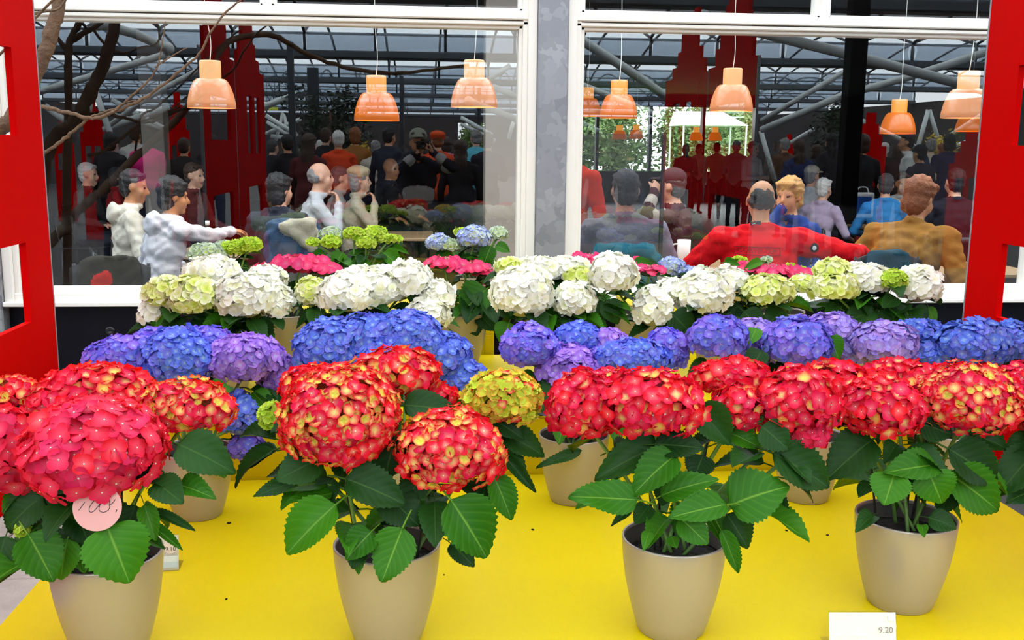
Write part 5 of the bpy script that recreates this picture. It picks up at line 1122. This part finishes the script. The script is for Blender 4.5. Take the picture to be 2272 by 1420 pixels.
# ---- blue row
make_plant('blue and violet hydrangea leaning left behind the coral one', GB, pot_foot(442, 1162, Z1), .098, .19,
  [(300, 800, 105, 58, .0, 'bluevio'), (395, 800, 80, 75, -.05, 'blue'), (445, 765, 78, 42, .04, 'bluevio'), (545, 800, 85, 62, -.02, 'violet'), (620, 835, 46, 52, .0, 'violet'), (535, 925, 46, 58, -.06, 'blue'), (548, 995, 40, 38, -.05, 'bluevio'), (350, 755, 60, 30, .08, 'bluevio')],
  .0135, [(500, 850, 470, 880, 40, 'b', -.1), (560, 870, 600, 905, 46, 'b', -.05), (470, 1010, 500, 1055, 50, 'b', -.05)], auto=2, seed=11)
make_plant('deep blue hydrangea with one wide dome behind the red and yellow one', GB, (float(atY(880, 900, 2.68)[0]), 2.68, Z1), .1, .195,
  [(735, 778, 82, 72, -.03, 'blue'), (700, 830, 44, 44, .0, 'blue'), (815, 765, 80, 68, -.02, 'blue'), (900, 755, 88, 68, -.02, 'blue'), (975, 790, 72, 55, -.02, 'blue'), (1030, 838, 55, 42, -.04, 'blue'), (850, 800, 70, 55, -.08, 'blue')],
  .0135, [(985, 855, 1010, 880, 30, 'b', 0)], auto=2, seed=12)
make_plant('blue and purple hydrangea with separate round heads right of the yellow stand', GB, pot_foot(1270, 1127, Z1), .1, .195,
  [(1172, 772, 64, 56, -.03, 'bluevio'), (1282, 752, 56, 38, .06, 'blue'), (1262, 832, 74, 68, -.04, 'violet'), (1212, 885, 46, 52, -.05, 'bluevio'), (1352, 765, 44, 38, .06, 'violet'), (1405, 795, 86, 46, -.03, 'blue'), (1478, 782, 52, 54, .02, 'bluevio'), (1320, 800, 50, 34, .02, 'bluevio')],
  .0135, [(1190, 830, 1160, 860, 40, 'b', -.02), (1330, 870, 1300, 900, 40, 'd', 0), (1290, 1000, 1190, 1035, 24, 'd', -.1)], auto=2, seed=13)
make_plant('violet blue hydrangea with the largest round head, between two leaves', GB, pot_foot(1784, 1124, Z1), .1, .195,
  [(1592, 752, 66, 54, -.02, 'bluevio', 1.1), (1672, 742, 50, 38, .06, 'lilac'), (1660, 800, 46, 30, .0, 'lilac'), (1772, 768, 80, 66, -.04, 'bluevio', 1.15), (1845, 735, 60, 42, .06, 'lilac'), (1890, 780, 46, 40, .02, 'lilac')],
  .0142, [(1678, 728, 1662, 762, 34, 'b', -.02), (1690, 778, 1662, 822, 46, 'd', -.06), (1840, 745, 1862, 795, 40, 'b', -.08), (1575, 805, 1530, 830, 40, 'd', .02), (1600, 810, 1640, 835, 40, 'd', .02)], auto=2, seed=14)
make_plant('lilac and bright blue hydrangea at the right end of the second row', GB, (float(atY(2110, 900, 2.68)[0]), 2.68, Z1), .1, .195,
  [(1962, 765, 74, 54, -.04, 'lilac'), (2040, 738, 66, 32, .05, 'blue'), (2065, 790, 50, 36, .0, 'blue'), (2160, 765, 84, 58, -.03, 'blue', 1.1), (2245, 760, 60, 50, .0, 'blue'), (2330, 780, 70, 54, .0, 'blue')],
  .0140, [(2230, 795, 2250, 815, 26, 'd', -.02)], auto=2, seed=15)
# ---- white row on the raised platform
def wb(px, Y=3.30): return (float(atY(px, 800, Y)[0]), Y, Z2)
make_plant('cream white hydrangea with green tinted heads at the left end of the white row', GW, wb(505), .1, .195,
  [(470, 610, 64, 44, .03, 'white'), (372, 652, 52, 42, .0, 'whitegreen'), (432, 660, 60, 52, -.05, 'whitegreen'), (545, 662, 66, 60, -.06, 'white'), (590, 622, 48, 36, .04, 'white'), (613, 672, 44, 44, -.02, 'white'), (332, 697, 28, 34, -.02, 'white')],
  .0180, [(560, 715, 600, 760, 60, 'd', -.05), (480, 715, 500, 745, 56, 'd', -.05), (350, 690, 345, 730, 30, 'b', -.02), (430, 705, 470, 725, 40, 'd', -.02)], auto=9, lo_t=.15, nobj=260, seed=21)
make_plant('pure white hydrangea with a wide dome left of the window post', GW, wb(845), .1, .195,
  [(690, 652, 36, 40, .0, 'whitegreen'), (775, 655, 72, 52, -.05, 'white'), (840, 640, 62, 50, .0, 'white'), (908, 622, 50, 46, .0, 'white'), (970, 660, 42, 42, -.02, 'white'), (950, 700, 52, 42, -.06, 'white'), (800, 615, 50, 26, .06, 'white')],
  .0180, [(700, 690, 680, 720, 34, 'd', 0), (915, 650, 930, 680, 30, 'd', -.02)], auto=9, lo_t=.15, nobj=260, seed=22)
make_plant('white hydrangea directly in front of the galvanised window post', GW, wb(1270), .1, .195,
  [(1132, 592, 36, 22, .06, 'whitegreen'), (1160, 655, 72, 66, -.05, 'white', 1.05), (1200, 600, 50, 34, .05, 'white'), (1255, 598, 56, 32, .06, 'white'), (1285, 612, 36, 24, .0, 'whitegreen'), (1360, 610, 56, 52, -.03, 'white', 1.05), (1275, 668, 48, 46, -.06, 'white')],
  .0180, [(1345, 665, 1372, 715, 46, 'd', -.03), (1310, 670, 1330, 705, 46, 'd', -.02), (1130, 715, 1115, 760, 50, 'b', -.04), (1110, 690, 1150, 700, 30, 'd', 0)], auto=9, lo_t=.15, nobj=260, seed=23)
make_plant('white hydrangea with a drooping head, below the red jacket', GW, wb(1600), .1, .195,
  [(1448, 688, 46, 52, -.05, 'white'), (1490, 650, 40, 36, .0, 'white'), (1560, 655, 68, 58, -.04, 'white', 1.05), (1618, 625, 46, 34, .05, 'white'), (1700, 648, 62, 40, -.02, 'whitegreen'), (1778, 632, 30, 26, .02, 'whitegreen', .8)],
  .0180, [(1670, 690, 1640, 720, 50, 'd', -.02), (1740, 690, 1700, 715, 50, 'd', -.04), (1500, 730, 1540, 750, 50, 'b', -.02), (1490, 695, 1540, 740, 60, 'd', -.08), (1560, 700, 1520, 748, 56, 'd', -.06), (1610, 700, 1570, 738, 50, 'd', -.07), (1650, 690, 1690, 732, 50, 'd', -.05), (1500, 715, 1465, 740, 46, 'd', -.05), (1620, 680, 1650, 700, 40, 'd', 0)], auto=9, lo_t=.15, nobj=260, seed=24)
make_plant('white hydrangea with a small lime head at the right end of the white row', GW, wb(1930), .1, .195,
  [(1848, 600, 44, 30, .04, 'whitegreen'), (1850, 640, 58, 36, -.04, 'whitegreen'), (1930, 622, 56, 38, .0, 'white'), (1900, 605, 44, 24, .06, 'white'), (1982, 622, 30, 24, -.06, 'lime', .5), (2035, 635, 52, 50, -.02, 'white', 1.05)],
  .0180, [(1940, 690, 1875, 710, 50, 'd', -.06), (1970, 680, 1990, 720, 60, 'd', -.06), (2020, 690, 2060, 715, 50, 'd', -.03), (2060, 680, 2075, 720, 22, 'b', -.02), (1990, 660, 1960, 680, 34, 'd', -.07), (1900, 670, 1870, 690, 40, 'd', 0)], auto=9, lo_t=.15, nobj=260, seed=25)
# ---- pink lacecaps
def pb(px, Y=3.62): return (float(atY(px, 800, Y)[0]), Y, Z2)
make_plant('pink lacecap hydrangea below the denim jacket, between two white plants', GPK, pb(640), .1, .195, [(668, 588, 62, 14, .0, 'pink'), (605, 606, 52, 10, .02, 'pink'), (712, 605, 44, 12, -.03, 'pink')], .020, auto=4, nobj=200, lacecap=True, seed=31)
make_plant('pink lacecap hydrangea left of the galvanised window post', GPK, pb(1022), .1, .195, [(985, 590, 50, 12, .0, 'pink'), (1035, 600, 52, 12, -.02, 'pink'), (1078, 612, 30, 10, -.02, 'pink'), (1068, 650, 18, 8, -.05, 'pink', .6)], .020,
  [(1080, 640, 1020, 690, 70, 'b', -.08), (1015, 700, 1005, 738, 44, 'b', -.06), (1045, 705, 1060, 742, 44, 'd', -.06), (1060, 695, 1098, 730, 40, 'd', -.06)], auto=4, nobj=200, lacecap=True, seed=32)
make_plant('pink lacecap hydrangea in front of the teal chair', GPK, pb(1420), .1, .195, [(1442, 606, 36, 12, -.04, 'pink'), (1310, 582, 40, 10, .05, 'pink'), (1400, 590, 36, 8, .04, 'pink')], .020, [(1405, 582, 1450, 590, 26, 'b', 0)], auto=4, nobj=200, lacecap=True, seed=33)
make_plant('pink lacecap hydrangea in front of the red jacket', GPK, pb(1720), .1, .195, [(1715, 606, 50, 12, .0, 'pink'), (1768, 612, 40, 10, -.02, 'pink'), (1660, 600, 36, 8, .03, 'pink')], .020, [(1605, 582, 1640, 586, 18, 'b', 0), (1690, 580, 1655, 592, 20, 'b', 0)], auto=4, nobj=200, lacecap=True, seed=34)
# ---- small pale plants on the stands by the glass
def sb(px, Y=4.06): return (float(atY(px, 700, Y)[0]), Y, Z3)
def small(label, px, heads, seed, lv=()):
    make_plant(label, GS, sb(px), .075, .12, heads, .0115, lv, auto=4, nobj=240, seed=seed, leafw=.085)
small('small hydrangea with pale green and lime heads below the pale grey hoodie', 520, [(462, 566, 42, 28, 0, 'palegreen'), (520, 552, 32, 18, .02, 'lime'), (552, 544, 28, 18, .0, 'lime'), (500, 545, 26, 12, .05, 'palegreen')], 41)
small('small lime green hydrangea in front of the denim jacket', 800, [(735, 522, 26, 20, .02, 'palegreen'), (735, 538, 22, 16, -.03, 'lime'), (695, 538, 15, 9, 0, 'lime'), (786, 520, 24, 16, 0, 'lime'), (832, 516, 26, 15, .02, 'lime'), (812, 540, 22, 15, -.03, 'lime'), (862, 530, 26, 11, 0, 'lime'), (880, 532, 12, 8, .01, 'lime')], 42, [(850, 560, 890, 590, 34, 'b', -.03), (760, 560, 740, 590, 30, 'b', -.03), (720, 560, 690, 580, 24, 'b', -.02), (870, 550, 905, 560, 14, 'b', 0), (790, 575, 800, 600, 34, 'b', -.04)])
small('small pale blue hydrangea left of the window post', 1050, [(972, 540, 28, 22, 0, 'paleblue'), (1000, 545, 24, 16, -.02, 'palegreen'), (1052, 528, 38, 28, -.02, 'paleblue'), (1022, 514, 14, 8, .03, 'lime'), (1105, 520, 22, 18, .02, 'palegreen')], 43, [(1100, 545, 1130, 555, 24, 'b', -.02), (1090, 545, 1070, 590, 34, 'b', -.03), (1000, 560, 975, 580, 24, 'b', 0)])
small('small pale blue hydrangea in front of the white mug', 1495, [(1490, 592, 32, 22, 0, 'paleblue'), (1520, 605, 34, 16, -.02, 'paleblue'), (1552, 598, 18, 10, .02, 'palegreen')], 44)
small('small hydrangea with lime buds in front of the red jacket', 1650, [(1640, 578, 18, 8, 0, 'lime'), (1700, 578, 14, 8, .0, 'palegreen'), (1672, 592, 22, 8, .0, 'paleblue'), (1755, 592, 12, 7, 0, 'lime'), (1778, 600, 10, 6, 0, 'lime')], 45, [(1650, 585, 1605, 584, 14, 'b', 0), (1660, 590, 1695, 580, 16, 'b', 0)])

# ---- price cards and tag
def card_holder(name, c, w, h, lean, rz, label, price, sx):
    e = empty(name, c, label, 'price card', rz=rz)
    R_ = Matrix.Rotation(lean, 3, 'X')
    def T(v): q = R_ @ V(v); return (q.x, q.y, q.z)
    def plate(nm, x0, x1, z0, z1, y, t, mat):
        m = MB(); m.bbox((x0, y, z0), (x1, y+t, z1), .0005); m.v = [T(p) for p in m.v]; return m.build(nm, mat, e)
    plate('front_sheet', -w/2, w/2, 0, h, -.0025, .0012, M_acryl); plate('card', -w/2+.001, w/2-.001, .002, h-.004, 0, .0006, M_paper)
    m = MB(); m.bbox((-w/2, .0, 0), (w/2, .06, .0015), .0004); m.build('foot', M_acryl, e)
    m = MB(); m.add([T((-w/2, .002, h)), T((w/2, .002, h)), (w/2, .06, 0.001), (-w/2, .06, 0.001)], [(0, 1, 2, 3)]); m.build('back_sheet', M_acryl, e)
    def txt(s, size, x, z, mat, nm='printing'):
        me = text_mesh(s, size)
        for v in me.vertices: v.co = V(T((v.co.x+x, -.0030, v.co.y+z)))
        me.materials.append(mat); o = bpy.data.objects.new(nm, me); COL.objects.link(o); o.parent = e
    return e, T, txt
p = atZ(1915, 1446, Z1)
e, T, txt = card_holder('price_card', tuple(p), .138, .082, math.radians(-14), math.radians(-4), 'white price card reading 9.20 in an acrylic holder in front of the fourth pot', '9.20', 1)
txt('9.20', .0175, .046, .043, pmat('price_ink', (.22, .18, .20), .6), 'price')
for (zz, x0, x1) in ((.073, -.058, -.012), (.068, -.058, -.030), (.031, -.058, -.040), (.031, -.028, .012), (.025, -.028, -.008)):
    m = MB(); m.add([T((x0, -.0029, zz)), T((x1, -.0029, zz)), T((x1, -.0029, zz+.0018)), T((x0, -.0029, zz+.0018))], [(0, 1, 2, 3)]); m.build('print_line', pmat('faint_ink', (.62, .62, .64), .6), e)
m = MB(); m.tube([T((.047+.0205*math.cos(a), -.0029, .050+.0205*math.sin(a))) for a in [i*2*math.pi/28 for i in range(29)]], .0003, 4); m.build('print_ring', pmat('faint_ink', (.62, .62, .64), .6), e)
for (x0, x1, z0, z1) in ((.052, .066, .062, .074), (.056, .067, .008, .026)):
    m = MB(); m.add([T((x0, -.0028, z0)), T((x1, -.0028, z0)), T((x1, -.0028, z1)), T((x0, -.0028, z1))], [(0, 1, 2, 3)]); m.build('print_patch', pmat('faint_blue', (.66, .80, .84), .6), e)
p = atZ(354, 1268, Z1)
e, T, txt = card_holder('price_card', tuple(p), .090, .088, math.radians(-12), math.radians(3), 'small price card reading 9.10 in an acrylic holder behind the first pot', '9.10', 1)
txt('9.10', .0145, .026, .052, M_ink, 'price')
m = MB(); m.add([T((.026+.0165*math.cos(a), -.0027, .058+.0165*math.sin(a))) for a in [i*2*math.pi/24 for i in range(24)]], [tuple(range(24))]); m.build('print_disc', pmat('cream_print', (.85, .78, .72), .6), e)
for k, (x0, x1, z0, z1, mt) in enumerate(((-.02, .042, .008, .022, M_bluec), (-.02, .042, .022, .036, pmat('pale_sky_print', (.74, .86, .88), .6)))):
    m = MB(); m.add([T((x0, -.0028, z0)), T((x1, -.0028, z0)), T((x1, -.0028, z1)), T((x0, -.0028, z1))], [(0, 1, 2, 3)]); m.build('print_patch', mt, e)
# round pink tag with handwriting, tucked into the first plant
Yt = pot_at(238, 1274)[1]-.20
c = atY(216, 1126, Yt); s = depth(c)/F
e = empty('price_tag', tuple(c), 'round pale pink tag with black handwriting hung in the coral hydrangea', 'price tag'); e.rotation_euler = (math.radians(-14), 0, math.radians(4))
rr_ = 52*s; n = 40
m = MB(); ring = [(rr_*math.cos(i*2*math.pi/n), 0, rr_*math.sin(i*2*math.pi/n)) for i in range(n)]
m.add([(x, -.0006, z) for x, y, z in ring]+[(x, .0006, z) for x, y, z in ring], [tuple(range(n)), tuple(range(2*n-1, n-1, -1))]+[(i, i+n, (i+1) % n+n, (i+1) % n) for i in range(n)]); m.build('disc', M_pink, e)
def pen(pts):
    m = MB(); m.tube([( (x-216)*s, -.0012, -(y-1126)*s) for x, y in [tuple(q[:2]) for q in smooth_path([(a, b, 0) for a, b in pts], 5)]], .0006, 5); m.build('pen_stroke', M_ink, e)
pen([(190, 1112), (185, 1120), (177, 1130)]); pen([(226, 1104), (212, 1108), (200, 1124), (200, 1134), (208, 1134), (222, 1118), (230, 1105), (222, 1120), (220, 1132), (230, 1137), (241, 1130), (242, 1112), (236, 1104), (228, 1112)])
pen([(240, 1122), (248, 1118), (254, 1110)]); pen([(257, 1132), (257, 1135), (255, 1138)])
pk = MB(); pk.tube([(0, .004, -rr_*.2), (.01, .03, -rr_*2.2)], .0015, 6); pk.build('stick', M_cane, e)
# crumbs of soil fallen on the yellow boards
cr = MB(); cr.ellip((0, 0, .35), (1, .7, .4), 7, 5); crm = cr.mesh('soil_crumb', True); crm.materials.append(M_soil)
for i, (x, y, r) in enumerate(((508, 1162, 5), (502, 1330, 4), (1182, 1176, 4), (1762, 1162, 4), (1745, 1178, 4), (1836, 1188, 4), (985, 1276, 3), (1370, 965, 3))):
    q = atZ(x, y, Z1); o = obj('soil_crumb', crm, None, None, (q[0], q[1], Z1-.0002)); k = r*depth(q)/F; o.scale = (k, k, k); o.rotation_euler = (0, 0, i*1.3)
    tag(o, 'dark crumb of soil on the low yellow platform, '+('beside the first blue pot', 'between the first two front pots', 'right of the red and yellow plant', 'upper of two near fourth pot', 'lower of two near fourth pot', 'close left of the fourth pot', 'right of the second front pot rim', 'under the third red plant')[i], 'crumb', 'soil crumbs on the platform')
